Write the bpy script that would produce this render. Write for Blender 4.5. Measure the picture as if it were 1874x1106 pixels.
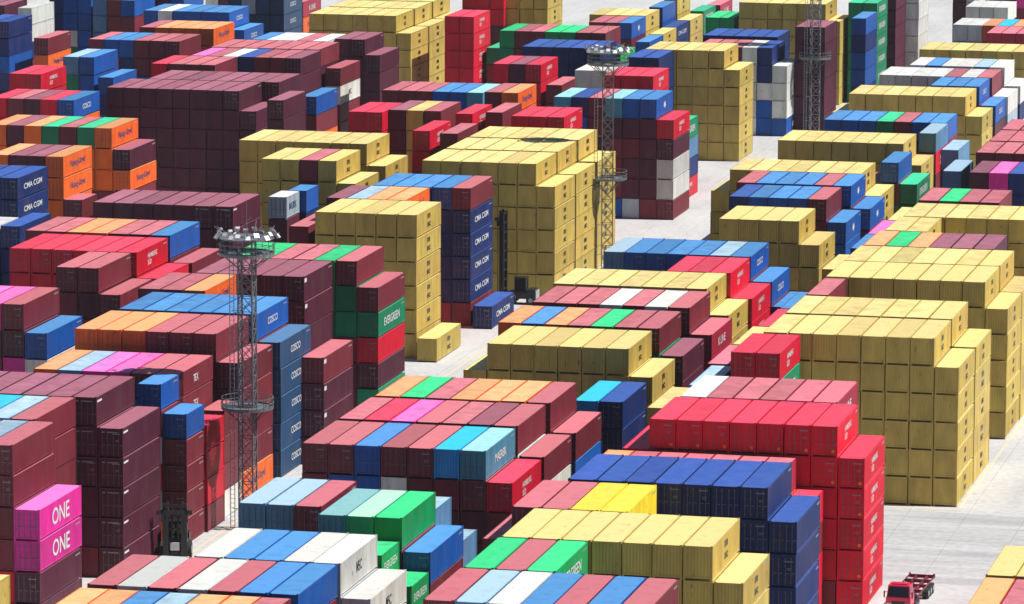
import bpy, math, random
from mathutils import Vector, Matrix
import numpy as np
for o in list(bpy.data.objects): bpy.data.objects.remove(o)
SC = bpy.context.scene
COL = SC.collection
R = math.radians

# ------------------------------------------------------------------ camera
CAM=dict(f=9173.601,h=99.5972,right=[0.974748, 0.223278, 0.003736],up=[-0.038084, 0.14973, 0.987993],fwd=[-0.220037, 0.963186, -0.154452])
cd = bpy.data.cameras.new('camera')
cam = bpy.data.objects.new('camera', cd); COL.objects.link(cam)
m = Matrix.Identity(4)
for i in range(3):
    m[i][0] = CAM['right'][i]; m[i][1] = CAM['up'][i]; m[i][2] = -CAM['fwd'][i]
m[2][3] = CAM['h']
cam.matrix_world = m
cd.sensor_width = 36.0; cd.lens = CAM['f']/1874*36.0
cd.clip_start = 1.0; cd.clip_end = 6000.0
SC.camera = cam

# ------------------------------------------------------------------ sky, sun, exposure
SUN_EL, SUN_AZ = 53.0, 7.0            # elevation; direction towards the sun measured from +X to +Y
w = bpy.data.worlds.new('World'); SC.world = w; w.use_nodes = True
nt = w.node_tree; nt.nodes.clear()
sky = nt.nodes.new('ShaderNodeTexSky'); sky.sky_type = 'NISHITA'; sky.sun_disc = False
sky.sun_elevation = R(SUN_EL); sky.sun_rotation = R(90-SUN_AZ)
sky.air_density = 1.0; sky.dust_density = 0.4
bg = nt.nodes.new('ShaderNodeBackground'); bg.inputs['Strength'].default_value = 0.05
wo = nt.nodes.new('ShaderNodeOutputWorld')
nt.links.new(sky.outputs[0], bg.inputs[0]); nt.links.new(bg.outputs[0], wo.inputs[0])
ld = bpy.data.lights.new('sun', 'SUN'); ld.energy = 5.0; ld.angle = R(0.5); ld.color = (1.0, 0.96, 0.90)
sun = bpy.data.objects.new('sun', ld); COL.objects.link(sun)
sd = Vector((math.cos(R(SUN_EL))*math.cos(R(SUN_AZ)), math.cos(R(SUN_EL))*math.sin(R(SUN_AZ)), math.sin(R(SUN_EL))))
sun.rotation_euler = sd.to_track_quat('Z', 'Y').to_euler(); sun.location = (-60, 420, 120)
SC.view_settings.view_transform = 'Standard'; SC.view_settings.look = 'None'
SC.view_settings.exposure = 0.30; SC.view_settings.gamma = 1.0

# ------------------------------------------------------------------ helpers
class MB:
    def __init__(s): s.v=[]; s.f=[]; s.mi=[]
    def quad(s, a, b, c, d, mi=0):
        n=len(s.v); s.v += [a,b,c,d]; s.f.append((n,n+1,n+2,n+3)); s.mi.append(mi)
    def box(s, x0,x1,y0,y1,z0,z1, mi=0):
        n=len(s.v)
        s.v += [(x0,y0,z0),(x1,y0,z0),(x1,y1,z0),(x0,y1,z0),(x0,y0,z1),(x1,y0,z1),(x1,y1,z1),(x0,y1,z1)]
        for q in ((0,3,2,1),(4,5,6,7),(0,1,5,4),(1,2,6,5),(2,3,7,6),(3,0,4,7)):
            s.f.append(tuple(n+i for i in q)); s.mi.append(mi)
    def bar(s, a, b, w, h=None, mi=0):
        a=Vector(a); b=Vector(b); h=h or w; d=(b-a).normalized()
        up=Vector((0,0,1)) if abs(d.z)<.95 else Vector((1,0,0))
        x=d.cross(up).normalized()*w/2; y=x.cross(d).normalized()*h/2
        n=len(s.v)
        for p in (a,b):
            for sx,sy in ((-1,-1),(1,-1),(1,1),(-1,1)): s.v.append(tuple(p+x*sx+y*sy))
        for q in ((0,3,2,1),(4,5,6,7),(0,1,5,4),(1,2,6,5),(2,3,7,6),(3,0,4,7)):
            s.f.append(tuple(n+i for i in q)); s.mi.append(mi)
    def cyl(s, c, axis, r, h, seg=14, mi=0, r2=None):
        c=Vector(c); ax={'x':Vector((1,0,0)),'y':Vector((0,1,0)),'z':Vector((0,0,1))}[axis]
        u={'x':Vector((0,1,0)),'y':Vector((0,0,1)),'z':Vector((1,0,0))}[axis]; v=ax.cross(u); r2=r if r2 is None else r2
        n=len(s.v)
        for i in range(seg):
            t=2*math.pi*i/seg; dd=u*math.cos(t)+v*math.sin(t)
            s.v.append(tuple(c-ax*h/2+dd*r)); s.v.append(tuple(c+ax*h/2+dd*r2))
        for i in range(seg):
            j=(i+1)%seg; s.f.append((n+2*i,n+2*j,n+2*j+1,n+2*i+1)); s.mi.append(mi)
        s.f.append(tuple(n+2*i for i in reversed(range(seg)))); s.mi.append(mi)
        s.f.append(tuple(n+2*i+1 for i in range(seg))); s.mi.append(mi)
    def ring(s, c, r0, r1, h, seg=24, mi=0):
        n=len(s.v); c=Vector(c)
        for i in range(seg):
            t=2*math.pi*i/seg; d=Vector((math.cos(t),math.sin(t),0))
            for r_,z in ((r0,0),(r1,0),(r1,h),(r0,h)): s.v.append(tuple(c+d*r_+Vector((0,0,z))))
        for i in range(seg):
            j=(i+1)%seg
            for k in range(4):
                l=(k+1)%4; s.f.append((n+4*i+k,n+4*j+k,n+4*j+l,n+4*i+l)); s.mi.append(mi)
    def mesh(s, name, mats):
        me=bpy.data.meshes.new(name); me.from_pydata(s.v,[],s.f)
        for mm in mats: me.materials.append(mm)
        if len(mats)>1: me.polygons.foreach_set('material_index', s.mi)
        me.update(); return me
def ob(name, me, parent=None, loc=(0,0,0), rot=(0,0,0), label=None, cat=None, group=None, kind=None):
    o=bpy.data.objects.new(name, me); COL.objects.link(o); o.location=loc; o.rotation_euler=rot
    if parent: o.parent=parent
    if label: o['label']=label
    if cat: o['category']=cat
    if group: o['group']=group
    if kind: o['kind']=kind
    return o

# ------------------------------------------------------------------ materials
def base_mat(name, color=None, rough=.5, metal=0.0, spec=.5):
    mt=bpy.data.materials.new(name); mt.use_nodes=True
    b=mt.node_tree.nodes['Principled BSDF']
    if color: b.inputs['Base Color'].default_value=(*color,1)
    b.inputs['Roughness'].default_value=rough; b.inputs['Metallic'].default_value=metal
    b.inputs['Specular IOR Level'].default_value=spec
    return mt,b
def N(nt,t,**k):
    n=nt.nodes.new(t)
    for a,b in k.items(): setattr(n,a,b)
    return n
def weather(nt, src, coord, dirt=(.11,.07,.05), amount=.35, scale=.55, zs=.25):
    """patchy fading, grime and rust specks that belong to the paint"""
    L=nt.links.new
    mp=N(nt,'ShaderNodeMapping'); mp.inputs['Scale'].default_value=(1,1,zs); L(coord,mp.inputs[0])
    n1=N(nt,'ShaderNodeTexNoise'); n1.inputs['Scale'].default_value=scale; n1.inputs['Detail'].default_value=5; L(mp.outputs[0],n1.inputs['Vector'])
    r1=N(nt,'ShaderNodeMapRange'); r1.inputs[1].default_value=.45; r1.inputs[2].default_value=.75; r1.inputs[3].default_value=0; r1.inputs[4].default_value=amount; L(n1.outputs[0],r1.inputs[0])
    m1=N(nt,'ShaderNodeMix',data_type='RGBA'); L(r1.outputs[0],m1.inputs[0]); L(src,m1.inputs[6]); m1.inputs[7].default_value=(*dirt,1)
    n2=N(nt,'ShaderNodeTexNoise'); n2.inputs['Scale'].default_value=2.6; n2.inputs['Detail'].default_value=6; L(mp.outputs[0],n2.inputs['Vector'])
    r2=N(nt,'ShaderNodeMapRange'); r2.inputs[1].default_value=.66; r2.inputs[2].default_value=.74; r2.inputs[3].default_value=0; r2.inputs[4].default_value=.7; L(n2.outputs[0],r2.inputs[0])
    m2=N(nt,'ShaderNodeMix',data_type='RGBA'); L(r2.outputs[0],m2.inputs[0]); L(m1.outputs[2],m2.inputs[6]); m2.inputs[7].default_value=(.14,.055,.025,1)
    n3=N(nt,'ShaderNodeTexNoise'); n3.inputs['Scale'].default_value=.9; L(mp.outputs[0],n3.inputs['Vector'])
    r3=N(nt,'ShaderNodeMapRange'); r3.inputs[1].default_value=.3; r3.inputs[2].default_value=.7; r3.inputs[3].default_value=.86; r3.inputs[4].default_value=1.12; L(n3.outputs[0],r3.inputs[0])
    m3=N(nt,'ShaderNodeMix',data_type='RGBA',blend_type='MULTIPLY'); m3.inputs[0].default_value=1; L(m2.outputs[2],m3.inputs[6]); L(r3.outputs[0],m3.inputs[7])
    return m3.outputs[2]
def obj_paint(name, rough, amount, scale, zs):
    mt,b=base_mat(name,None,rough,0,.25); nt=mt.node_tree; L=nt.links.new
    oi=N(nt,'ShaderNodeObjectInfo'); tc=N(nt,'ShaderNodeTexCoord')
    ad=N(nt,'ShaderNodeVectorMath',operation='ADD'); L(tc.outputs['Object'],ad.inputs[0])
    sc=N(nt,'ShaderNodeVectorMath',operation='SCALE'); L(oi.outputs['Location'],sc.inputs[0]); sc.inputs['Scale'].default_value=3.7
    L(sc.outputs[0],ad.inputs[1])
    L(weather(nt,oi.outputs['Color'],ad.outputs[0],amount=amount,scale=scale,zs=zs),b.inputs['Base Color'])
    return mt
M={}
M['wall']=obj_paint('container_paint',.5,.27,.5,.3)
M['roof']=obj_paint('faded_roof_paint',.6,.22,.9,1)
M['steel'],_=base_mat('galvanised_steel',(.42,.43,.44),.45,.6)
M['barsteel'],_=base_mat('dull_bar_steel',(.16,.16,.165),.5,.2)
M['black'],_=base_mat('black_paint',(.018,.018,.02),.4)
M['rubber'],_=base_mat('rubber',(.02,.02,.02),.8)
M['glass'],_=base_mat('dark_glass',(.015,.02,.025),.08)
M['white'],_=base_mat('white_vinyl',(.58,.59,.60),.6)
M['inkblack'],_=base_mat('black_vinyl',(.03,.028,.02),.5)
M['inkblue'],_=base_mat('dark_blue_vinyl',(.02,.05,.16),.5)
M['red'],_=base_mat('red_cab_paint',(.62,.02,.08),.3)
M['darkred'],_=base_mat('dark_red_chassis',(.16,.012,.03),.5)
M['lamp'],_=base_mat('floodlight_glass',(.75,.78,.8),.15)
M['greyp'],_=base_mat('grey_paint',(.30,.32,.34),.5)
M['mast'],_=base_mat('weathered_mast_steel',(.17,.185,.20),.45,.3)
# painted surfaces of the far yard: colour from the mesh, corrugation as a bump
def stuff_mat(name, roof):
    mt,b=base_mat(name,None,.55,0,.25); nt=mt.node_tree; L=nt.links.new
    at=N(nt,'ShaderNodeAttribute',attribute_name='col'); ge=N(nt,'ShaderNodeNewGeometry')
    L(weather(nt,at.outputs['Color'],ge.outputs['Position'],amount=.26,scale=.5,zs=.3 if not roof else 1),b.inputs['Base Color'])
    sx=N(nt,'ShaderNodeSeparateXYZ'); L(ge.outputs['Position'],sx.inputs[0])
    if roof: src=sx.outputs['Y']
    else:
        a=N(nt,'ShaderNodeMath',operation='ADD'); L(sx.outputs['X'],a.inputs[0]); L(sx.outputs['Y'],a.inputs[1]); src=a.outputs[0]
    mu=N(nt,'ShaderNodeMath',operation='MULTIPLY'); L(src,mu.inputs[0]); mu.inputs[1].default_value=2*math.pi/.28
    si=N(nt,'ShaderNodeMath',operation='SINE'); L(mu.outputs[0],si.inputs[0])
    bp=N(nt,'ShaderNodeBump'); bp.inputs['Strength'].default_value=.35; bp.inputs['Distance'].default_value=.012; L(si.outputs[0],bp.inputs['Height']); L(bp.outputs[0],b.inputs['Normal'])
    return mt
M['swall']=stuff_mat('far_container_paint',False); M['sroof']=stuff_mat('far_faded_roof_paint',True)

# colour name, wall colour, roof colour
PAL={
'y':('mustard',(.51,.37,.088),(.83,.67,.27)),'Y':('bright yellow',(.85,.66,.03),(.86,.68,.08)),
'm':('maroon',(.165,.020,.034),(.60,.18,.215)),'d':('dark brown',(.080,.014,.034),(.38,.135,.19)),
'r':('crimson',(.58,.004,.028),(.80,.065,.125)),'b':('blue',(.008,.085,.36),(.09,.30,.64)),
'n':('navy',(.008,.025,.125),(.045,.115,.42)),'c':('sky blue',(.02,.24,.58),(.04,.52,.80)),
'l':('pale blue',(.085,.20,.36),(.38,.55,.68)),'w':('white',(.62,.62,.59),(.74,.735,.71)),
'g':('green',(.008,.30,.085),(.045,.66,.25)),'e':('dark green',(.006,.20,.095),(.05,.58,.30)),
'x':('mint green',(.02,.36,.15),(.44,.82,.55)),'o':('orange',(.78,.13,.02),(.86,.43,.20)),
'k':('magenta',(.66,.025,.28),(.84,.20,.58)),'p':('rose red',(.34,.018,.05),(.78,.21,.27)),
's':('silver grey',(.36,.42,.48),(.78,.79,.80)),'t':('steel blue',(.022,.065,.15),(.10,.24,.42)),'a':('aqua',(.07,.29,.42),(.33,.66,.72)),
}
CW, TH = 2.44, 2.896

# ------------------------------------------------------------------ container meshes (origin: middle of the near end, at the base)
def corr(mb, p0, du, dv, dn, length, height, pitch, depth):
    """trapezoid corrugation: p0 + du*s along length, dv*t up, dn outwards (recess = -depth)"""
    p0=Vector(p0); du=Vector(du); dv=Vector(dv); dn=Vector(dn)
    n=max(2,int(round(length/pitch))); pt=length/n; pts=[]
    for i in range(n):
        s=i*pt; pts += [(s,0),(s+pt*.34,0),(s+pt*.5,-depth),(s+pt*.84,-depth)]
    pts.append((length,0))
    for (a,da),(b,db) in zip(pts,pts[1:]):
        A=p0+du*a+dn*da; B=p0+du*b+dn*db
        mb.quad(tuple(A),tuple(B),tuple(B+dv*height),tuple(A+dv*height))
def shell_mesh(Ln, h, door):
    mb=MB(); x=CW/2; zb,zt=.17,h-.06
    for sx in (-1,1):
        for y0 in (0,Ln-.16):
            mb.box(sx*x-(.13 if sx>0 else 0), sx*x+(.13 if sx<0 else 0), y0, y0+.16, .09, h-.05)   # corner posts
        xo=sx*x; xi=sx*(x-.06)
        mb.box(min(xo,xi),max(xo,xi),.16,Ln-.16,zt-.09,zt)         # top side rail
        mb.box(min(xo,xi),max(xo,xi),.16,Ln-.16,zb,zb+.15)         # bottom side rail
        if sx>0: corr(mb,(x-.012,.16,zb+.15),(0,1,0),(0,0,1),(1,0,0),Ln-.32,zt-.09-zb-.15,.30,.036)
        else:    corr(mb,(-x+.012,Ln-.16,zb+.15),(0,-1,0),(0,0,1),(-1,0,0),Ln-.32,zt-.09-zb-.15,.30,.036)
    for y0,y1 in ((0,.10),(Ln-.10,Ln)):
        mb.box(-x+.13,x-.13,y0,y1,zt-.12,zt); mb.box(-x+.13,x-.13,y0,y1,zb,zb+.14)
    corr(mb,(x-.13,Ln-.012,zb+.14),(-1,0,0),(0,0,1),(0,1,0),CW-.26,zt-.26-zb,.27,.04)
    if not door: corr(mb,(-x+.13,.012,zb+.14),(1,0,0),(0,0,1),(0,-1,0),CW-.26,zt-.26-zb,.27,.024)
    mb.quad((-x+.06,.1,zb+.03),(x-.06,.1,zb+.05),(x-.06,Ln-.1,zb+.05),(-x+.06,Ln-.1,zb+.05))
    return mb.mesh('container_shell',[M['wall']])
def roof_mesh(Ln,h):
    mb=MB(); x=CW/2-.05; z=h-.036
    corr(mb,(-x,.10,z),(0,1,0),(1,0,0),(0,0,1),Ln-.20,2*x,.26,.022)
    # the corrugated sheet sits between two header plates
    for y0,y1 in ((.0,.10),(Ln-.10,Ln)): mb.box(-x+.10,x-.10,y0+.002,y1,h-.058,h-.040)
    me=mb.mesh('container_roof',[M['roof']])
    me.flip_normals(); return me
def door_mesh(h):
    mb=MB(); zb,zt=.315,h-.185; w_=(CW-.27)/2
    mb.box(0,w_,.03,.08,zb,zt)
    n=4; s=(zt-zb-.3)/n
    for i in range(n): mb.box(.10,w_-.10,.012,.03,zb+.18+i*s,zb+.18+i*s+s*.62)
    return mb.mesh('container_door',[M['wall']])
def bar_mesh(h):
    mb=MB(); mb.cyl((0,-.01,h/2),'z',.022,h-.22,8); mb.box(-.02,.34,-.035,-.005,h*.42,h*.42+.05)
    for z in (.3,.9,h-.9,h-.3): mb.box(-.05,.05,-.02,.03,z,z+.06)
    return mb.mesh('locking_bar',[M['barsteel']])
def cast_mesh():
    mb=MB(); mb.box(-.09,.09,-.09,.09,-.06,.06); mb.cyl((0,-.09,0),'y',.03,.01,8); return mb.mesh('corner_casting',[M['wall']])
MESH={}
def get(kind,*a):
    k=(kind,)+a
    if k not in MESH: MESH[k]={'shell':shell_mesh,'roof':roof_mesh,'door':door_mesh,'bar':bar_mesh,'cast':cast_mesh}[kind](*a)
    return MESH[k]

# ------------------------------------------------------------------ lettering
def text_mesh(s, wdt, hgt, mat, name='lettering', bold=.012):
    cu=bpy.data.curves.new(name,'FONT'); cu.body=s; cu.extrude=.0; cu.resolution_u=3; cu.offset=bold
    to=bpy.data.objects.new('tmp',cu); COL.objects.link(to)
    bpy.context.view_layer.update()
    me=bpy.data.meshes.new_from_object(to.evaluated_get(bpy.context.evaluated_depsgraph_get())); me.name=name
    bpy.data.objects.remove(to); bpy.data.curves.remove(cu)
    co=np.empty(len(me.vertices)*3); me.vertices.foreach_get('co',co); co=co.reshape(-1,3)
    mn,mx=co.min(0),co.max(0)
    co[:,0]=(co[:,0]-(mn[0]+mx[0])/2)/(mx[0]-mn[0])*wdt; co[:,1]=(co[:,1]-(mn[1]+mx[1])/2)/(mx[1]-mn[1])*hgt
    # text plane (x right, y up) -> side wall facing +X: x -> +Y, y -> +Z
    out=np.stack([np.zeros(len(co)),co[:,0],co[:,1]],1)
    me.vertices.foreach_set('co',out.ravel()); me.materials.clear(); me.materials.append(mat); me.update(); return me
def star_mesh(mat):
    mb=MB(); n=7; pts=[]
    for i in range(2*n):
        r_=.62 if i%2==0 else .28; t=math.pi*i/n+math.pi/2
        pts.append((0,r_*math.cos(t)*1.7,r_*math.sin(t)))
    mb.v=pts; mb.f=[tuple(range(2*n))]; mb.mi=[0]; return mb.mesh('lettering',[mat])
LT={'y':text_mesh('m\nsc',1.6,1.6,M['inkblack'],bold=.05),'k':text_mesh('ONE',5.0,1.55,M['white']),
 'e':text_mesh('EVERGREEN',7.0,.95,M['white']),'r':text_mesh('HAMBURG\nSÜD',3.6,1.35,M['white']),
 'n':text_mesh('CMA CGM',7.2,.72,M['white']),'b':text_mesh('COSCO',3.8,.75,M['white']),
 'o':text_mesh('Hapag-Lloyd',6.2,1.1,M['inkblue']),'l':text_mesh('MAERSK',6.8,1.15,M['inkblue']),
 'p':text_mesh('K LINE',4.2,.9,M['white']),'c':text_mesh('MAERSK',4.6,.8,M['white']),
 's':text_mesh('MAERSK',3.4,.9,M['inkblue']),'*':star_mesh(M['white']),'m':text_mesh('TEX',1.7,.75,M['white']),
 'w':text_mesh('MSC',1.8,.9,M['inkblack']),'g':text_mesh('EVERGREEN',7.0,.95,M['white']),'g2':text_mesh('EVERGREEN',4.4,.7,M['white'])}
LOGO_BLUE={'t12','t6','t7','S2','N5','U','X4','b3d'}; LOGO_NAVY={'Y2','Y3','r8','r9','q5'}; NO_LOGO_RED={'b3e','Z2','W','r4'}
STARS={'K','K2','Q1','R','R3','LL','q1','V4'}

# ------------------------------------------------------------------ yard data
BAYS=[  # y of the near end, (length, tier height), where it is, columns (x left, then per tier from the bottom: ten times the colour number plus 2 own object, 1 seen, 0 unseen])
 (366.67,(12.19, 2.896),'striped row along the bottom edge',[(-93.22,[100,140,100,140,60]),(-90.69,[120,70,140,40,120,32]),(-88.16,[60,100,60,60,140,92]),(-85.63,[30,100,70,30,100,102]),(-83.1,[70,120,50,50,30,62]),(-80.57,[30,70,30,60,30,32]),(-78.04,[140,30,60,70,30,62]),(-75.51,[60,30,30,30,30,32])],'b1a'),
 (379.21,(12.19, 2.896),'green-and-maroon row left of the yellow step',[(-90.48,[30,60,30,70,50,112]),(-87.95,[30,30,60,50,30,32]),(-85.42,[60,30,100,30,60,112])],'b1b'),
 (391.75,(12.19, 2.896),'yellow row with a step at bottom centre',[(-90.34,[10,10,10,10,10,12]),(-87.81,[10,10,10,10,10,12]),(-85.28,[10,10,10,10,10,12]),(-82.75,[10,10,10,10,10,12]),(-80.22,[10,10,10,10,10,12]),(-77.69,[10,10,10,10,11,12]),(-75.16,[10,10,10,10,12,12]),(-72.63,[10,10,10,11,12])],'b1c'),
 (404.29,(12.19, 2.896),'bright yellow pair row before the navy stack',[(-94.85,[30,60,40,30,31]),(-92.32,[50,30,30,50,100,32]),(-89.79,[60,30,30,30,30,32]),(-87.26,[60,60,30,120,40,22]),(-84.73,[30,30,40,30,60,22])],'b1d'),
 (417.42,(12.19, 2.896),'navy stack left of the crimson tower',[(-90.33,[70,70,70,70,70,72]),(-87.8,[70,70,70,60,70,72]),(-85.27,[70,70,70,70,70,72]),(-82.74,[70,60,70,70,70,72]),(-80.21,[70,70,60,60,60,72]),(-77.68,[70,70,70,70,70,72]),(-75.15,[70,70,60,71,72,72]),(-72.62,[60,71,72,72,72])],'b1e'),
 (434.95,(12.19, 2.896),'',[(-92.91,[140,30,140,30,141]),(-90.38,[100,30,120,50,161]),(-87.85,[30,40,30,30,161]),(-85.32,[30,30,40,30,161]),(-82.79,[70,120,140,70,161]),(-80.26,[30,70,40,60,161]),(-77.73,[40,120,100,141,161]),(-75.2,[51,51,31,51])],'b1f'),
 (448.02,(12.19, 2.896),'crimson tower nearest the red truck',[(-91.78,[50,50,30,30,51]),(-89.25,[50,50,50,50,51,52]),(-86.72,[50,50,50,50,51,52]),(-84.19,[50,30,50,50,51,52]),(-81.66,[50,50,50,50,31,52]),(-79.13,[30,50,50,50,51,52]),(-76.6,[50,50,50,51,51,52]),(-74.07,[31,51,51,51,52,52]),(-71.54,[52,52,52,52,52])],'b1g'),
 (460.56,(12.19, 2.896),'pink-roofed row right behind the crimson tower',[(-91.3,[50,50,100,100,30]),(-88.77,[170,170,170,100,100,101]),(-86.24,[60,30,30,30,30,31]),(-83.71,[140,30,40,70,60,31]),(-81.18,[50,100,30,30,30,31]),(-78.65,[70,70,60,40,30,161]),(-76.12,[40,30,140,60,30,162])],'b1h'),
 (469.7,(12.19, 2.896),'',[(-93.8,[10,10,10,10,11])],'b1s1'),
 (483.27,(12.19, 2.896),'',[(-92.3,[30,40,120,30,91])],'b1s2'),
 (496.36,(12.19, 2.896),'',[(-92.91,[70,30,40,30,161])],'b1s3'),
 (508.9,(12.19, 2.896),'',[(-92.63,[10,10,10,10,11])],'b1s4'),
 (521.44,(12.19, 2.896),'',[(-92.07,[50,30,30,50,51])],'b1s5'),
 (533.98,(12.19, 2.896),'',[(-91.98,[30,40,120,30,61])],'b1s6'),
 (486.86,(12.19, 2.896),'lone crimson pair in front of yellow wall',[(-88.73,[40,140,70,40,30,52]),(-86.2,[70,60,30,100,121,52])],'b1r'),
 (499.99,(12.19, 2.896),'tall yellow stack beside the grey aisle',[(-87.75,[10,10,10,10,10,11]),(-85.22,[10,10,10,10,11,12]),(-82.69,[10,10,10,10,11,12]),(-80.16,[10,10,11,11,11,12]),(-77.63,[10,10,11,12,12,12]),(-75.1,[12,12,12,12,12,12]),(-72.57,[12,12,12,12,12,12]),(-70.04,[12,12,12,12,12])],'A'),
 (513.04,(12.19, 2.896),'rear row of the tall aisle-side yellow stack',[(-87.75,[10,10,10,10,10,11]),(-85.22,[10,10,10,10,10,11]),(-82.69,[10,10,10,10,10,11]),(-80.16,[10,10,10,10,10,11]),(-77.63,[10,10,10,10,10,11]),(-75.1,[10,10,10,10,10,11]),(-72.57,[10,10,10,10,11,12]),(-70.04,[11,11,11,11,12])],'A_1'),
 (525.94,(12.19, 2.896),'',[(-87.73,[30,30,30,70,70,31])],'b1m'),
 (539.25,(12.19, 2.896),'yellow stack just behind the tall aisle-side one',[(-87.79,[10,10,10,10,10,11]),(-85.26,[10,10,10,10,10,12]),(-82.73,[10,10,10,10,10,12]),(-80.2,[10,10,10,10,10,12]),(-77.67,[10,10,10,10,10,12]),(-75.14,[10,10,10,10,10,12]),(-72.61,[10,10,10,10,11,12]),(-70.08,[12,12,12,12,12])],'C'),
 (551.79,(12.19, 2.896),'rear row of the yellow stack above aisle',[(-87.79,[10,10,10,10,10,11]),(-85.26,[10,10,10,10,10,11]),(-82.73,[10,10,10,10,10,11]),(-80.2,[10,10,10,10,10,11]),(-77.67,[10,10,10,10,10,11]),(-75.14,[10,10,10,10,10,11]),(-72.61,[10,10,10,10,11,12]),(-70.08,[11,11,11,11,11])],'C_1'),
 (563.78,(12.19, 2.896),'',[(-92.26,[10,10,10,10,11])],'b1s7'),
 (564.33,(12.19, 2.896),'',[(-87.56,[140,40,30,140,30,141]),(-85.03,[140,30,50,40,30,111]),(-82.5,[140,30,30,140,40,141]),(-79.97,[40,40,40,40,40,41]),(-77.44,[40,40,40,40,40,41]),(-74.91,[40,40,40,40,40,41])],'D'),
 (581.15,(12.19, 2.896),'',[(-91.73,[140,60,30,60,61])],'b1t'),
 (593.69,(12.19, 2.896),'',[(-91.64,[40,150,40,30,151])],'b1u'),
 (576.87,(12.19, 2.896),'',[(-87.0,[10,10,10,10,10,11]),(-84.47,[10,10,10,10,10,11])],'b1v'),
 (606.23,(12.19, 2.896),'',[(-91.12,[10,10,10,10,11])],'b1v2'),
 (589.41,(12.19, 2.896),'',[(-86.69,[10,10,10,10,10,11]),(-84.16,[10,10,10,10,10,11]),(-81.63,[10,10,10,10,10,11]),(-79.1,[10,10,10,10,10,11]),(-76.57,[10,10,10,10,10,11]),(-74.04,[10,10,10,11,11,11]),(-71.51,[10,10,10,10,10,10])],'E'),
 (603.88,(12.19, 2.896),'',[(-87.01,[30,30,70,40,70,31]),(-84.48,[30,40,30,30,30,111]),(-81.95,[40,40,140,140,40,31]),(-79.42,[40,40,70,60,30,31])],'b1w'),
 (631.92,(12.19, 2.896),'',[(-84.56,[40,40,40,40,40,41]),(-82.03,[30,150,30,30,30,151]),(-79.5,[60,60,70,70,71,71]),(-76.97,[120,120,120,120,30,120]),(-74.44,[70,40,30,70,30,30])],'b1x'),
 (654.7,(12.19, 2.896),'small pale box beyond the green-roofed row',[(-91.15,[120,140,40,61,92])],'b1y'),
 (652.48,(12.19, 2.896),'',[(-86.46,[40,40,40,40,40,31]),(-83.93,[40,40,40,40,40,31]),(-81.4,[40,40,40,40,40,31]),(-78.87,[40,40,40,40,40,30])],'b1z'),
 (665.53,(12.19, 2.896),'',[(-86.46,[40,40,40,40,40,31]),(-83.93,[40,40,40,40,40,31]),(-81.4,[40,40,40,40,40,30]),(-78.87,[40,40,40,40,40,30])],'b1z_1'),
 (678.58,(12.19, 2.896),'',[(-86.46,[40,40,40,40,40,31]),(-83.93,[40,40,40,40,40,31]),(-81.4,[40,40,40,40,40,30]),(-78.87,[40,40,40,40,40,30])],'b1z_2'),
 (399.96,(12.19, 2.896),'cut-off row at the bottom right corner',[(-51.58,[10,10,10,10,12]),(-49.05,[10,10,10,10,11]),(-46.52,[10,10,10,10,10])],'b0a'),
 (386.71,(12.19, 2.896),'frontmost orange row in bottom right corner',[(-51.44,[140,40,140,40,142]),(-48.91,[30,60,70,30,31]),(-46.38,[50,30,120,40,30])],'b0b'),
 (365.32,(12.19, 2.896),'',[(-121.83,[40,30,140,140,141]),(-119.3,[140,30,140,40,141]),(-116.77,[60,30,120,30,61]),(-114.24,[100,30,30,30,91]),(-111.71,[140,140,40,140,141]),(-109.18,[140,140,140,140,141]),(-106.65,[30,60,40,120,31])],'b2a'),
 (378.87,(12.19, 2.896),'white-and-maroon striped row at bottom left',[(-121.64,[60,60,40,30,32]),(-119.11,[30,100,100,100,102]),(-116.58,[70,120,30,30,32]),(-114.05,[70,100,30,30,102]),(-111.52,[70,30,30,30,32]),(-108.99,[30,70,60,70,62]),(-106.46,[40,30,30,31,62])],'b2b'),
 (391.49,(12.19, 2.896),'white-and-blue row right of black handler',[(-116.37,[100,100,100,170,102]),(-113.84,[120,60,40,100,62]),(-111.31,[60,70,120,50,62]),(-108.78,[170,100,100,100,102]),(-106.25,[70,100,170,171,102]),(-103.72,[100,100,101,102])],'b2c'),
 (404.56,(6.06, 2.5),'',[(-106.11,[40,70,50,140,111])],'b2d'),
 (404.25,(6.06, 2.5),'gap right of the white row at bottom',[(-103.46,[30,60,50,112])],'b2d2'),
 (410.97,(12.19, 2.896),'cyan-and-green row at bottom centre',[(-111.03,[30,30,70,40,192]),(-108.5,[140,70,30,30,132]),(-105.97,[40,60,30,31,112]),(-103.44,[30,100,31,62])],'b2e'),
 (414.33,(12.19, 2.896),'pale blue row left of bright green one',[(-119.13,[60,140,100,30,92]),(-116.6,[140,30,60,120,92]),(-114.07,[70,30,60,30,32])],'b2f'),
 (423.51,(12.19, 2.896),'',[(-107.53,[40,30,30,91])],'b2f2'),
 (423.55,(12.19, 2.896),'',[(-105.17,[30,70,91])],'b2f3'),
 (443.38,(12.19, 2.896),'long maroon row ending in sky blue',[(-121.31,[30,30,30,31,32]),(-118.78,[30,30,30,61,32]),(-116.25,[30,30,30,61,62]),(-113.72,[30,30,30,101,32]),(-111.19,[30,30,30,31,32]),(-108.66,[40,40,41,31,82]),(-106.13,[40,41,41,32,192]),(-103.6,[50,30,31,52])],'M'),
 (456.71,(12.19, 2.896),'row with magenta roof behind sky-blue end',[(-121.3,[120,100,30,70,31]),(-118.77,[50,50,50,50,51]),(-116.24,[150,40,150,150,151]),(-113.71,[30,40,40,30,32]),(-111.18,[60,60,30,100,31]),(-108.65,[30,40,40,30,42]),(-106.12,[70,30,100,101,32]),(-103.59,[30,70,101,32])],'M2'),
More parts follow.
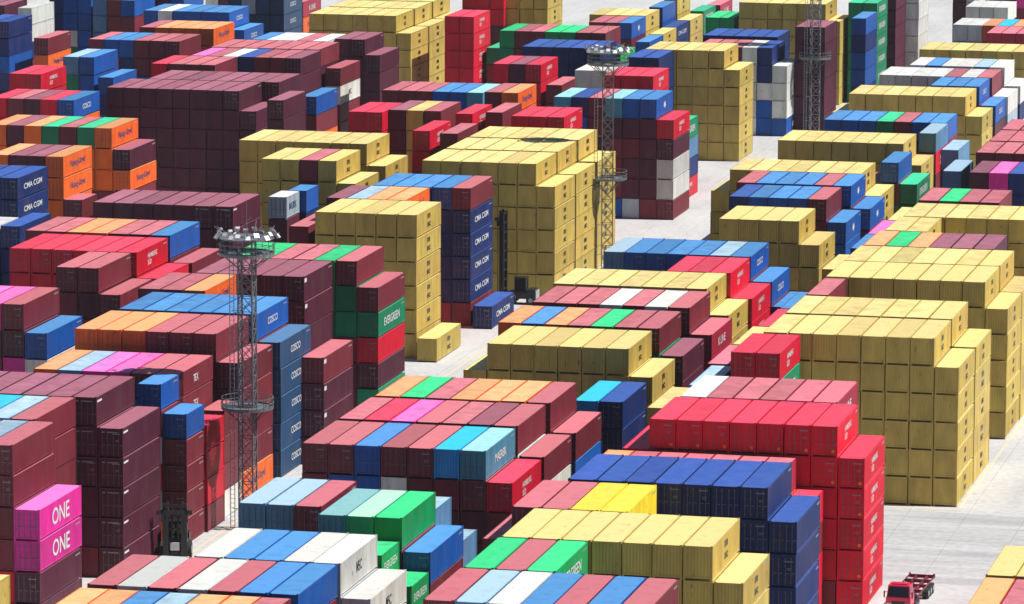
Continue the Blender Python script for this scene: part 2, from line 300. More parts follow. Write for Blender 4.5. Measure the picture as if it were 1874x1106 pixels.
 (469.8,(12.19, 2.896),'orange-roofed row behind the magenta roof',[(-121.07,[140,140,30,140,141]),(-118.54,[60,30,30,140,111]),(-116.01,[120,120,30,60,31]),(-113.48,[140,30,140,140,141]),(-110.95,[30,40,40,140,141]),(-108.42,[40,140,40,30,141]),(-105.89,[50,30,30,31,32]),(-103.36,[30,30,61,32])],'M3'),
 (487.96,(12.19, 2.896),'sky-blue and navy pair before yellow row',[(-104.96,[50,60,60,82]),(-102.43,[70,70,72,72])],'cn'),
 (503.12,(12.19, 2.896),'low yellow row in the picture centre',[(-120.1,[10,10,10,11]),(-117.57,[10,10,10,11,12]),(-115.04,[10,10,10,11,12]),(-112.51,[10,10,10,11,12]),(-109.98,[10,10,10,11,12]),(-107.45,[10,10,10,11,12]),(-104.92,[10,10,10,11,12]),(-102.39,[10,10,11,12])],'YA'),
 (516.98,(12.19, 2.896),'mixed orange and green roofed row behind yellow',[(-119.61,[140,140,40,30,141]),(-117.08,[30,40,60,30,61]),(-114.55,[140,140,140,40,141]),(-112.02,[140,120,30,60,31]),(-109.49,[100,40,40,30,111]),(-106.96,[60,30,40,140,31]),(-104.43,[30,30,30,121,32]),(-101.9,[40,40,41,42])],'N1'),
 (531.63,(12.19, 2.896),'row with two white roofs near the centre',[(-119.17,[50,40,30,30,31]),(-116.64,[30,30,30,140,31]),(-114.11,[60,120,100,30,31]),(-111.58,[100,30,70,30,101]),(-109.05,[30,120,140,30,31]),(-106.52,[100,170,170,30,101]),(-103.99,[30,40,50,41,32]),(-101.46,[70,140,51,162])],'N2'),
 (545.51,(12.19, 2.896),'yellow row behind the two white roofs',[(-119.87,[10,10,10,10,11]),(-117.34,[10,10,10,10,11]),(-114.81,[10,10,10,10,11]),(-112.28,[10,10,10,10,11]),(-109.75,[10,10,10,10,11]),(-107.22,[10,10,10,10,11]),(-104.69,[10,10,10,11,12]),(-102.16,[10,10,11,12])],'N3'),
 (558.05,(12.19, 2.896),'crimson trio in front of blue row',[(-109.34,[30,50,50,50,51]),(-106.81,[50,50,50,50,51]),(-104.28,[50,50,50,51,52]),(-101.75,[50,50,51,52])],'N4'),
 (571.22,(12.19, 2.896),'blue row below the small empty aisle',[(-119.49,[50,30,40,30,92]),(-116.96,[60,30,30,40,62]),(-114.43,[30,40,30,40,62]),(-111.9,[100,30,140,30,61]),(-109.37,[120,30,30,60,61]),(-106.84,[30,30,30,70,91]),(-104.31,[40,70,30,31,62]),(-101.78,[30,60,31,62]),(-99.25,[30,140,61])],'N5'),
 (602.21,(12.19, 2.896),'yellow block right of the small white aisle',[(-111.46,[10,10,10,10,12]),(-108.93,[10,10,10,10,12]),(-106.4,[10,10,10,11,12]),(-103.87,[10,11,11,11,12]),(-101.34,[10,11,11,12])],'J'),
 (622.81,(12.19, 2.896),'blue row behind that small yellow block',[(-114.0,[70,70,70,70,71]),(-111.47,[140,70,100,30,61]),(-108.94,[30,30,40,140,61]),(-106.41,[30,120,140,30,61]),(-103.88,[60,30,30,31,32]),(-101.35,[60,140,61,62])],'K'),
 (636.42,(12.19, 2.896),'second blue row with white star marks',[(-115.53,[70,40,30,30,31]),(-113.0,[140,30,60,140,61]),(-110.47,[60,100,30,30,61]),(-107.94,[70,30,30,30,61]),(-105.41,[50,30,60,30,31]),(-102.88,[50,30,30,31,62]),(-100.35,[30,40,41,62])],'K2'),
 (648.96,(12.19, 2.896),'',[(-121.23,[10,11,11,11]),(-118.7,[10,10,10,11,11]),(-116.17,[10,10,10,10,11]),(-113.64,[10,10,10,10,11]),(-111.11,[10,10,10,10,11]),(-108.58,[10,10,10,10,11]),(-106.05,[10,10,10,10,11]),(-103.52,[10,10,10,11,11]),(-100.99,[10,10,11,11])],'LL'),
 (661.5,(12.19, 2.896),'mixed blue row behind long yellow one',[(-118.15,[140,30,60,30]),(-115.62,[40,50,100,60]),(-113.09,[140,30,60,60]),(-110.56,[120,60,40,30]),(-108.03,[50,30,60,60]),(-105.5,[70,30,30,60]),(-102.97,[60,30,70,31]),(-100.44,[30,100,121,31,62])],'L2'),
 (661.85,(12.19, 2.896),'small dark green box on the right',[(-97.94,[30,120,121,122])],'L3'),
 (681.98,(12.19, 2.896),'',[(-118.03,[10,10,10,10,11]),(-115.5,[10,10,10,10,11]),(-112.97,[10,10,10,10,11]),(-110.44,[10,10,10,10,11]),(-107.91,[10,10,10,10,11]),(-105.38,[10,10,10,11,11]),(-102.85,[10,10,10,11,11]),(-100.32,[10,10,11,11])],'O'),
 (695.01,(12.19, 2.896),'pale blue box before right-hand yellow row',[(-100.17,[60,70,31,51,92])],'O2'),
 (700.09,(12.19, 2.896),'',[(-97.67,[30,30,41,91])],'O3'),
 (707.55,(12.19, 2.896),'',[(-115.76,[30,30,30,30,61]),(-113.23,[50,100,30,40,61]),(-110.7,[40,50,60,30,61]),(-108.17,[30,30,120,120,121]),(-105.64,[60,30,30,30,31]),(-103.11,[140,50,30,71,61]),(-100.58,[50,40,40,31,61])],'O4'),
 (741.09,(12.19, 2.896),'long yellow row at upper right',[(-120.03,[10,10,10,11]),(-117.5,[10,10,10,10,11]),(-114.97,[10,10,10,10,11]),(-112.44,[10,10,10,10,11]),(-109.91,[10,10,10,10,11]),(-107.38,[10,10,10,10,11]),(-104.85,[10,10,10,10,11]),(-102.32,[10,10,11,11,12]),(-99.79,[10,11,11,12])],'S'),
 (755.23,(12.19, 2.896),'',[(-107.22,[30,60,50,30,61]),(-104.69,[40,70,70,70,61]),(-102.16,[70,30,70,31,61]),(-99.63,[40,30,41,61])],'S2'),
 (767.94,(12.19, 2.896),'',[(-117.05,[100,100,100,100,101]),(-114.52,[100,100,100,170,101]),(-111.99,[70,30,70,100,101]),(-109.46,[70,170,70,30,101]),(-106.93,[120,40,30,60,31]),(-104.4,[30,70,100,30,101]),(-101.87,[50,40,60,31,31]),(-99.34,[100,70,171,101])],'S3'),
 (783.1,(12.19, 2.896),'',[(-114.56,[170,170,100,170,101]),(-112.03,[140,30,70,70,61]),(-109.5,[100,30,100,170,101]),(-106.97,[70,170,100,100,101]),(-104.44,[60,70,70,30,91]),(-101.91,[100,100,70,101,101]),(-99.38,[100,100,71,101])],'S4'),
 (807.14,(12.19, 2.896),'',[(-116.51,[10,10,10,10,11]),(-113.98,[10,10,10,10,11]),(-111.45,[10,10,10,10,11]),(-108.92,[10,10,10,10,11]),(-106.39,[10,10,10,10,11]),(-103.86,[10,10,10,10,11]),(-101.33,[10,10,10,11,11])],'T'),
 (836.17,(12.19, 2.896),'',[(-109.43,[40,40,40,40,161]),(-106.9,[40,40,40,40,161]),(-104.37,[40,40,40,40,161]),(-101.84,[30,120,60,40,160])],'T2'),
 (848.71,(12.19, 2.896),'',[(-116.78,[170,170,170,171,101]),(-114.25,[170,170,170,171,101]),(-111.72,[140,140,30,41,141]),(-109.19,[30,30,100,50,81]),(-106.66,[140,30,30,140,141]),(-104.13,[30,30,70,40,80])],'T3'),
 (909.15,(12.19, 2.896),'',[(-118.68,[60,70,70,70,71]),(-116.15,[40,40,40,40,41]),(-113.62,[150,40,40,31,151]),(-111.09,[30,40,100,30,30])],'T4'),
 (918.23,(12.19, 2.896),'',[(-126.47,[40,41,41,41,41]),(-123.94,[100,100,100,101,101])],'T5'),
 (881.12,(12.19, 2.896),'',[(-119.06,[30,100,100,100,101]),(-116.53,[70,100,30,30,101]),(-114.0,[30,30,100,31,101])],'T6'),
 (833.99,(12.19, 2.896),'',[(-241.26,[30,170,170,170,170,181]),(-238.73,[180,180,180,180,181,171]),(-236.2,[180,180,180,181,181,181]),(-233.67,[180,180,180,181,181,181])],'u1'),
 (858.34,(12.19, 2.896),'',[(-239.33,[40,70,60,50,90]),(-236.8,[30,40,30,141,161])],'u3'),
 (837.2,(12.19, 2.896),'',[(-260.2,[30,50,100,120,60,60]),(-257.67,[50,30,120,120,120,31]),(-255.14,[40,40,30,40,40,41]),(-252.61,[60,30,60,30,120,61])],'u5'),
 (901.56,(12.19, 2.896),'',[(-265.19,[100,40,30,101,30]),(-262.66,[40,40,40,41,40]),(-260.13,[30,30,100,30,30]),(-257.6,[30,70,30,30,60])],'u6'),
 (926.61,(12.19, 2.896),'',[(-120.79,[100,70,170,100,100]),(-118.26,[60,70,140,60,30]),(-115.73,[40,60,40,120,60]),(-113.2,[100,70,30,40,30])],'u7'),
 (420.65,(12.19, 2.896),'magenta-topped column at lower left edge',[(-141.9,[41,42,152,152])],'ONE'),
 (381.61,(12.19, 2.896),'',[(-135.65,[10,10,10,11])],'b3y'),
 (420.8,(12.19, 2.896),'maroon tower behind the magenta pair',[(-149.46,[50,50,30,30,30,31]),(-146.93,[50,50,30,30,30,91]),(-144.4,[51,51,31,31,32,32])],'b3a'),
 (433.63,(12.19, 2.896),'second maroon tower at the left edge',[(-156.68,[30,30,30,30,30,30]),(-154.15,[30,30,30,30,30,30]),(-151.62,[30,30,30,30,30,81]),(-149.09,[30,30,30,30,30,91]),(-146.56,[30,30,30,31,31,32])],'b3b'),
 (446.17,(12.19, 2.896),'dark brown tower beside the black handler',[(-159.78,[40,30,40,40,40,40]),(-157.25,[40,30,40,40,40,41]),(-154.72,[40,30,40,40,40,41]),(-152.19,[40,40,30,30,30,41]),(-149.66,[40,40,40,40,40,41]),(-147.13,[40,40,40,40,40,41]),(-144.6,[31,41,41,42,42,42]),(-142.07,[42,42,42,42,42])],'L'),
 (470.23,(12.19, 2.6),'mixed pink roofed row before orange one',[(-156.42,[30,140,140,40,140,141]),(-153.89,[70,30,120,30,30,91]),(-151.36,[150,150,150,30,40,151]),(-148.83,[150,40,30,30,30,151]),(-146.3,[30,140,30,70,61,32]),(-143.77,[30,30,30,100,31,32])],'T0'),
 (462.76,(6.06, 2.65),'short blue-topped column by brown tower',[(-143.29,[141,101,51,101,31,62])],'b3c'),
 (462.91,(6.06, 2.6),'short stack right behind the black handler',[(-140.79,[32,32,32,32,62])],'b3d'),
 (469.32,(6.06, 2.7),'red column beside the front mast',[(-140.55,[31,51,51,52])],'b3e'),
 (476.5,(6.06, 2.75),'short column beside the mast base',[(-140.9,[101,31,31,32])],'b3f'),
 (484.86,(12.19, 2.896),'orange-and-maroon row behind floodlight mast',[(-156.75,[140,140,140,40,30,142]),(-154.22,[40,140,140,30,140,142]),(-151.69,[30,140,140,40,30,142]),(-149.16,[40,40,40,40,40,32]),(-146.63,[40,40,40,40,40,32]),(-144.1,[40,40,40,41,41,32]),(-141.57,[142,32,32,32,32])],'T1'),
 (498.25,(12.19, 2.896),'blue row with stepped tower right of mast',[(-156.22,[50,50,30,30,70,61]),(-153.69,[50,30,70,60,70,61]),(-151.16,[70,30,30,140,30,61]),(-148.63,[30,140,140,50,60,61]),(-146.1,[100,30,30,60,30,61]),(-143.57,[30,70,30,40,31,62]),(-141.04,[182,182,182,182,182])],'U'),
 (512.23,(12.19, 2.896),'cream-roofed row left of the front mast',[(-158.45,[60,30,70,60,120,31]),(-155.92,[140,30,50,30,100,31]),(-153.39,[30,140,140,140,40,142])],'V1'),
 (524.77,(12.19, 2.896),'maroon row with white corner marks',[(-155.8,[40,40,40,40,40,41]),(-153.27,[40,30,40,40,40,41]),(-150.74,[40,40,40,40,40,42]),(-148.21,[40,40,40,30,40,42]),(-145.68,[40,40,41,41,42,42])],'V'),
 (506.68,(12.19, 2.896),'maroon column with white dots near centre',[(-138.62,[41,42,42,32])],'V3'),
 (537.31,(12.19, 2.896),'maroon row with green containers below',[(-155.72,[30,30,40,100,40,111]),(-153.19,[70,60,40,70,30,111]),(-150.66,[40,70,30,60,30,31]),(-148.13,[30,60,30,30,30,31]),(-145.6,[60,30,31,121,121,111]),(-143.07,[41,41,31,121,121,32]),(-140.54,[121,42,52,122,32])],'W'),
 (575.55,(12.19, 2.896),'tall six-high yellow stack left of navy tower',[(-155.76,[10,10,10,10,11,12]),(-153.23,[10,10,10,10,11,12]),(-150.7,[10,10,10,10,11,12]),(-148.17,[10,10,10,11,11,12]),(-145.64,[11,12,12,12,12,12])],'X'),
 (573.28,(12.19, 2.896),'ground spot right of six-high yellow stack',[(-142.55,[12])],'X1'),
 (582.58,(12.19, 2.896),'',[(-160.96,[50,30,70,40,31])],'X2'),
 (607.83,(6.06, 2.896),'short silver box above the brown stacks',[(-170.62,[100,50,31,41,172])],'X3'),
 (614.24,(6.06, 2.896),'',[(-169.83,[30,120,30,71,61])],'X4'),
 (600.63,(12.19, 2.896),'navy tower left of the large yellow stack',[(-155.09,[30,30,30,30,30,61]),(-152.56,[100,30,60,30,100,61]),(-150.03,[60,40,30,30,30,61]),(-147.5,[31,71,71,71,71,62]),(-144.97,[31,72,72,72,72,32])],'Y2'),
 (599.0,(12.19, 2.896),'foot of the lettered navy tower',[(-141.85,[72])],'Y3'),
 (588.09,(12.19, 2.896),'',[(-157.73,[40,30,40,40,40,41]),(-155.2,[40,120,140,30,30,91]),(-152.67,[140,30,30,140,30,141]),(-150.14,[140,140,140,40,140,141])],'Y4'),
 (626.03,(12.19, 2.896),'large three-bay yellow stack left of mast',[(-155.0,[10,10,10,10,10,11]),(-152.47,[10,10,10,10,10,11]),(-149.94,[10,10,10,10,10,11]),(-147.41,[11,11,11,11,11,11]),(-144.88,[11,11,11,11,11,12]),(-142.35,[11,11,11,11,11,12]),(-139.82,[11,12,12,12,12])],'Y'),
 (639.08,(12.19, 2.896),'middle bay of the large yellow stack',[(-155.0,[10,10,10,10,10,11]),(-152.47,[10,10,10,10,10,11]),(-149.94,[10,10,10,10,10,11]),(-147.41,[10,10,10,10,10,11]),(-144.88,[10,10,10,10,10,11]),(-142.35,[10,10,10,10,11,12]),(-139.82,[11,11,11,11,12])],'Y_1'),
 (652.13,(12.19, 2.896),'',[(-155.0,[10,10,10,10,10,11]),(-152.47,[10,10,10,10,10,11]),(-149.94,[10,10,10,10,10,11]),(-147.41,[10,10,10,10,10,11]),(-144.88,[10,10,10,10,10,11]),(-142.35,[10,10,10,10,11,11]),(-139.82,[11,11,11,11,11])],'Y_2'),
 (622.4,(12.19, 2.896),'lower yellow row with a pink roof',[(-175.61,[10,10,11,11,11,11]),(-173.08,[10,10,10,10,11,12]),(-170.55,[50,30,100,30,41,31]),(-168.02,[10,10,10,11,11,12]),(-165.49,[10,10,10,10,11])],'Z0'),
 (640.71,(12.19, 2.896),'yellow row behind pink-roofed yellow one',[(-183.85,[10,10,10,11,11,11]),(-181.32,[10,11,11,11,11,11]),(-178.79,[10,10,10,10,10,11]),(-176.26,[10,10,10,10,10,11]),(-173.73,[10,10,10,10,10,11]),(-171.2,[10,10,10,10,10,11]),(-168.67,[10,10,10,10,11,12]),(-166.14,[10,10,10,10,12])],'Z1'),
 (675.93,(12.19, 2.896),'crimson pair at the upper centre',[(-178.11,[50,50,50,50,51,51]),(-175.58,[50,50,50,50,51,52])],'Z2'),
 (679.37,(12.19, 2.896),'',[(-173.08,[40,40,40,41,41,41]),(-170.55,[10,10,11,11,11,11]),(-168.02,[30,30,30,30,31,31])],'Z3'),
 (656.67,(12.19, 2.896),'small crimson box by three-bay yellow stack',[(-164.01,[50,50,50,31,51,52])],'Z4'),
 (654.65,(12.19, 2.896),'',[(-159.62,[30,140,30,40,70,31])],'Z5'),
 (703.05,(12.19, 2.896),'',[(-180.13,[70,30,70,100,70,31]),(-177.6,[40,30,60,60,30,31]),(-175.07,[40,50,30,100,30,31]),(-172.54,[120,70,140,30,70,61]),(-170.01,[60,70,30,70,30,61]),(-167.48,[30,90,30,70,30,191])],'Z6'),
 (677.34,(12.19, 2.896),'',[(-162.92,[50,50,50,50,50,51])],'Z7'),
 (680.06,(12.19, 2.896),'',[(-159.24,[30,140,30,60,60,31])],'Z8'),
 (676.66,(12.19, 2.896),'crimson trio above the large yellow stack',[(-154.78,[50,50,50,50,50,51]),(-152.25,[50,50,50,50,30,51]),(-149.72,[30,50,50,30,51,52])],'Z9'),
 (701.12,(12.19, 2.896),'mixed tower with white ones beside aisle',[(-154.08,[70,70,60,60,30,191]),(-151.55,[70,70,70,60,61,71]),(-149.02,[140,30,40,41,31,31]),(-146.49,[61,31,31,31,41,191]),(-143.96,[171,41,41,31,41,61]),(-141.43,[31,41,41,41,41,62]),(-138.9,[32,101,102,42,52])],'R'),
 (719.77,(12.19, 2.896),'',[(-141.19,[51,71,91,121])],'R2'),
 (756.36,(12.19, 2.896),'',[(-154.66,[70,70,70,70,70,71]),(-152.13,[70,70,70,71,71,71])],'R3'),
 (730.67,(12.19, 2.896),'',[(-152.9,[50,50,50,50,50,51]),(-150.37,[50,50,50,30,50,51]),(-147.84,[50,50,50,50,51,51])],'R4'),
 (736.22,(12.19, 2.896),'',[(-158.61,[170,100,170,30,100,101]),(-156.08,[100,70,100,30,30,101])],'R5'),
 (786.32,(12.19, 2.896),'',[(-164.35,[60,100,50,120,111])],'R6'),
 (790.94,(12.19, 2.896),'',[(-182.97,[30,120,120,120,121,111]),(-180.44,[30,60,40,30,31,31]),(-177.91,[100,40,100,30,30,31]),(-175.38,[120,30,120,120,120,111]),(-172.85,[30,120,120,120,120,111]),(-170.32,[30,30,70,100,30,31]),(-167.79,[60,40,30,40,61,31])],'Q1'),
 (767.76,(12.19, 2.896),'',[(-173.93,[70,70,70,60,70,71]),(-171.4,[70,70,70,60,60,71]),(-168.87,[70,60,60,70,71,71]),(-166.34,[60,70,70,70,71,71]),(-163.81,[60,70,70,70,71,71])],'Q2'),
 (818.08,(12.19, 2.896),'',[(-191.46,[120,121,31,121])],'Q3'),
 (742.09,(12.19, 2.896),'crimson trio left of the far mast',[(-172.67,[50,30,50,50,51,51]),(-170.14,[40,40,40,40,41,41]),(-167.61,[30,30,50,51,51,52])],'Q4'),
 (740.87,(12.19, 2.896),'',[(-164.06,[30,60,40,31,31])],'Q5'),
 (704.35,(12.19, 2.896),'orange-ended row at upper centre',[(-165.06,[30,30,40,50,40,31]),(-162.53,[40,30,140,140,141,142])],'Q6'),
 (768.9,(12.19, 2.896),'yellow tower right of the far mast',[(-154.33,[10,10,10,10,10,11]),(-151.8,[10,10,11,11,11,11]),(-149.27,[10,10,11,11,11,11]),(-146.74,[11,11,11,11,11,11]),(-144.21,[11,11,11,11,11,12]),(-141.68,[11,11,11,11,12])],'VV'),
 (802.63,(12.19, 2.896),'',[(-152.59,[40,30,50,30,31]),(-150.06,[40,120,30,40,31]),(-147.53,[40,30,30,70,31]),(-145.0,[101,101,101,101,101]),(-142.47,[61,61,101,71,71]),(-139.94,[61,101,101,101])],'V4'),
 (820.08,(12.19, 2.896),'',[(-154.74,[70,70,70,70,71]),(-152.21,[70,60,70,70,71]),(-149.68,[70,60,70,60,71]),(-147.15,[70,60,70,70,71]),(-144.62,[70,60,70,71,71])],'V5'),
 (874.96,(12.19, 2.896),'',[(-161.32,[30,40,70,60]),(-158.79,[30,140,50,60]),(-156.26,[40,60,30,170]),(-153.73,[30,30,30,170]),(-151.2,[40,60,30,30])],'V6'),
 (809.56,(12.19, 2.896),'',[(-137.44,[41,41,41,41,41,41]),(-134.91,[41,41,41,41,41,41])],'V7'),
 (848.75,(12.19, 2.896),'',[(-153.94,[10,10,10,10,11,11]),(-151.41,[10,10,10,10,11,11]),(-148.88,[10,10,10,10,11,11]),(-146.35,[10,10,11,11,11,11]),(-143.82,[10,10,10,10,11,11]),(-141.29,[10,10,10,10,11,11]),(-138.76,[11,11,11,11,11])],'V8'),
 (825.98,(12.19, 2.896),'',[(-130.71,[60,71,61,61,71,61])],'V9'),
 (853.01,(12.19, 2.896),'',[(-135.57,[121,121,121,121,121,121]),(-133.04,[120,121,121,121,121,121])],'V10'),
 (869.84,(12.19, 2.896),'',[(-134.79,[40,40,40,40,40,40]),(-132.26,[40,41,41,41,41,41])],'V11'),
 (883.28,(12.19, 2.896),'',[(-135.23,[170,170,170,170,170,170]),(-132.7,[170,170,170,170,170,170]),(-130.17,[100,101,101,101,101,101])],'V12'),
 (836.74,(12.19, 2.896),'',[(-177.84,[30,30,100,40,31]),(-175.31,[120,60,70,120,31]),(-172.78,[70,60,30,31,61])],'q1'),
 (849.86,(12.19, 2.896),'',[(-180.56,[10,10,10,10,11]),(-178.03,[10,10,10,10,11]),(-175.5,[10,10,10,10,11]),(-172.97,[10,10,10,11,11])],'q2'),
 (834.2,(12.19, 2.896),'',[(-169.12,[40,70,30,61])],'q3'),
 (847.37,(12.19, 2.896),'',[(-169.45,[10,10,10,11])],'q4'),
 (860.01,(12.19, 2.896),'',[(-169.61,[70,70,71,71])],'q5'),
 (873.05,(12.19, 2.896),'',[(-169.58,[10,10,11,11])],'q6'),
 (865.51,(12.19, 2.896),'',[(-173.09,[140,30,60,61,61])],'q7'),
 (850.05,(12.19, 2.896),'',[(-160.03,[30,30,120,30,111]),(-157.5,[50,100,70,120,111])],'q8'),
 (889.66,(12.19, 2.896),'',[(-170.32,[120,120,121,121])],'q9'),
 (902.2,(12.19, 2.896),'',[(-169.53,[50,30,60,161])],'q10'),
 (880.57,(12.19, 2.896),'',[(-173.4,[10,10,10,11,11])],'q11'),
 (855.82,(12.19, 2.896),'',[(-196.82,[10,10,10,11,11,11]),(-194.29,[10,10,10,10,11,11]),(-191.76,[10,10,10,11,11,11])],'q12'),
 (853.81,(12.19, 2.896),'',[(-204.22,[40,40,50,40,41,51]),(-201.69,[50,40,40,40,41,51]),(-199.16,[50,50,41,41,51,51])],'q13'),
 (537.7,(12.19, 2.896),'crimson row at the left side',[(-181.53,[50,50,50,50,51,52]),(-179.0,[50,50,30,50,51,52]),(-176.47,[50,50,50,50,51,52]),(-173.94,[50,50,50,30,50,51]),(-171.41,[50,30,50,50,50,51]),(-168.88,[50,50,50,50,51,52]),(-166.35,[50,50,50,50,51])],'r1'),
 (525.16,(12.19, 2.896),'maroon pair before the crimson row',[(-171.96,[30,30,140,120,31,32]),(-169.43,[30,120,30,31,41,32]),(-166.9,[120,60,120,70,32])],'r2'),
 (550.24,(12.19, 2.896),'step beside the crimson row',[(-166.07,[30,40,30,60,32])],'r4'),
 (551.72,(12.19, 2.896),'orange-roofed row behind the crimson one',[(-184.34,[70,120,100,70,100,31]),(-181.81,[30,30,60,30,40,31]),(-179.28,[30,140,30,140,140,141]),(-176.75,[30,140,40,40,40,141]),(-174.22,[140,60,30,30,70,31]),(-171.69,[70,70,70,40,140,31]),(-169.16,[100,30,30,40,31,62])],'r5'),
 (577.03,(12.19, 2.896),'wide dark brown row at left centre',[(-184.07,[40,40,40,40,40,41]),(-181.54,[40,40,40,40,40,41]),(-179.01,[30,40,40,40,40,41]),(-176.48,[40,40,40,40,40,41]),(-173.95,[40,40,30,40,40,41]),(-171.42,[40,40,40,40,41,42]),(-168.89,[40,40,30,41,42,42])],'r6'),
 (578.39,(6.06, 2.896),'short box left of wide brown row',[(-188.37,[120,30,70,120,30,32])],'r7'),
 (595.9,(12.19, 2.896),'navy tower at the left edge',[(-207.48,[70,70,70,70,70,71]),(-204.95,[70,60,70,60,70,71]),(-202.42,[70,70,70,71,72,72])],'r8'),
 (574.15,(12.19, 2.896),'foot of the navy tower at left',[(-194.92,[70,70,71,71,72])],'r9'),
 (569.64,(12.19, 2.896),'',[(-197.67,[100,30,71,71,101])],'r10'),
 (498.57,(12.19, 2.896),'magenta-roofed row at left edge',[(-174.3,[30,40,150,40,150,151]),(-171.77,[30,30,30,31,41,151]),(-169.24,[30,30,150,151,42,32])],'r11'),
 (497.97,(12.19, 2.896),'ledge right of the magenta-roofed row',[(-166.51,[70,120,30,101,62])],'r12'),
 (648.71,(12.19, 2.896),'long orange row at upper left',[(-221.78,[140,140,140,30,141,141]),(-219.25,[40,40,40,40,41,41]),(-216.72,[140,40,140,140,30,141]),(-214.19,[120,30,30,120,120,121]),(-211.66,[50,70,60,30,30,31]),(-209.13,[140,140,31,141,141,121]),(-206.6,[30,140,31,141,141,142]),(-204.07,[140,140,31,142,42])],'s1'),
 (617.64,(12.19, 2.896),'shorter orange row in front of it',[(-211.07,[40,140,140,140,140,141]),(-208.54,[40,40,40,40,40,41]),(-206.01,[40,40,40,40,40,41]),(-203.48,[30,30,140,141,142,142])],'s2'),
 (696.2,(12.19, 2.896),'great brown wall at upper left',[(-219.92,[40,40,40,40,41,41]),(-217.39,[40,40,40,41,41,41]),(-214.86,[41,41,41,41,41,41]),(-212.33,[41,41,41,41,41,41]),(-209.8,[41,41,41,41,41,41]),(-207.27,[41,41,41,41,41,41]),(-204.74,[41,41,41,41,41,41]),(-202.21,[41,41,41,41,41,42]),(-199.68,[40,30,40,41,42])],'s3'),
 (708.74,(12.19, 2.896),'brown row just behind the great wall',[(-217.42,[40,40,40,40,40,41]),(-214.89,[40,40,40,40,40,41]),(-212.36,[40,40,40,40,40,41]),(-209.83,[40,40,40,40,40,41]),(-207.3,[40,40,40,40,40,41]),(-204.77,[40,40,40,40,40,41]),(-202.24,[40,40,40,40,41,41]),(-199.71,[40,40,40,40,41,42])],'s4'),
 (686.65,(12.19, 2.896),'stub right of the great brown wall',[(-192.88,[40,30,40,40,41,42])],'s5'),
 (716.59,(12.19, 2.896),'tower left of the crimson roofs',[(-196.12,[70,50,141,31,62])],'s6'),
 (755.2,(12.19, 2.896),'stack over a white container at top',[(-202.67,[140,31,31,101,32])],'s7'),
 (728.97,(12.19, 2.896),'',[(-223.02,[30,50,50,50,30,51]),(-220.49,[140,50,30,30,30,31]),(-217.96,[30,40,100,60,40,31]),(-215.43,[40,60,30,30,40,31])],'s8'),
 (741.51,(12.19, 2.896),'multicoloured row above the great brown wall',[(-220.53,[40,150,40,40,30,151]),(-218.0,[60,30,60,30,60,31]),(-215.47,[30,60,60,120,30,171]),(-212.94,[60,70,70,70,70,71]),(-210.41,[60,30,30,40,30,31]),(-207.88,[70,50,30,30,30,31]),(-205.35,[40,40,40,41,41,42])],'s9'),
 (754.56,(12.19, 2.896),'',[(-221.1,[120,30,40,140,30,31]),(-218.57,[30,60,30,30,40,31]),(-216.04,[50,30,60,30,100,31]),(-213.51,[30,30,140,50,30,31]),(-210.98,[30,140,70,40,40,31]),(-208.45,[30,60,50,30,40,31]),(-205.92,[100,30,40,61,41,31])],'s10'),
 (767.1,(12.19, 2.896),'',[(-218.16,[60,70,60,30,40,61]),(-215.63,[70,70,100,170,70,101]),(-213.1,[170,100,100,170,100,101]),(-210.57,[40,40,30,60,70,31]),(-208.04,[30,100,30,100,100,101])],'s11'),
 (771.4,(12.19, 2.896),'twin column before the top yellow stack',[(-205.43,[40,40,40,40,41,41]),(-202.9,[40,40,41,41,41,42])],'s12'),
 (749.19,(12.19, 2.896),'narrow tower before the top yellow stack',[(-194.73,[40,40,40,41,41,42])],'s13'),
 (810.09,(12.19, 2.896),'big yellow stack at the top edge',[(-220.21,[10,10,10,10,11,11]),(-217.68,[10,10,10,10,11,11]),(-215.15,[10,10,10,10,11,11]),(-212.62,[10,10,10,10,10,11]),(-210.09,[10,10,10,10,10,11]),(-207.56,[10,10,10,10,11,12]),(-205.03,[10,11,11,11,11])],'s14'),
 (823.14,(12.19, 2.896),'',[(-220.21,[10,10,10,10,10,11]),(-217.68,[10,10,10,10,10,11]),(-215.15,[10,10,10,10,10,11]),(-212.62,[10,10,10,10,10,11]),(-210.09,[10,10,10,10,10,11]),(-207.56,[10,10,10,10,11,11]),(-205.03,[10,11,11,11,11])],'s14_1'),
 (836.19,(12.19, 2.896),'',[(-220.21,[10,10,10,10,10,10]),(-217.68,[10,10,10,10,10,11]),(-215.15,[10,10,10,10,10,11]),(-212.62,[10,10,10,10,10,11]),(-210.09,[10,10,10,10,10,11]),(-207.56,[10,10,10,10,11,11]),(-205.03,[10,10,10,10,11])],'s14_2'),
 (811.66,(12.19, 2.896),'',[(-197.13,[50,50,51,51,51,51]),(-194.6,[50,51,51,51,51,51])],'s15'),
 (806.85,(12.19, 2.896),'',[(-270.38,[100,30,31,71,101,101])],'t1'),
 (787.09,(12.19, 2.896),'ledge beside the white boxes top left',[(-261.04,[30,50,60,141,32])],'t2'),
 (783.69,(12.19, 2.896),'dark tower under the white boxes',[(-269.21,[70,70,70,60,60,71]),(-266.68,[60,71,71,61,71,72])],'t3'),
 (827.2,(12.19, 2.896),'',[(-271.45,[70,70,60,71,71,71]),(-268.92,[100,50,121,101,61,61]),(-266.39,[60,60,61,61,61,61])],'t4'),
 (824.66,(12.19, 2.896),'',[(-262.76,[90,90,90,91,91,91]),(-260.23,[70,30,30,30,31,31]),(-257.7,[50,30,140,30,31,61])],'t5'),
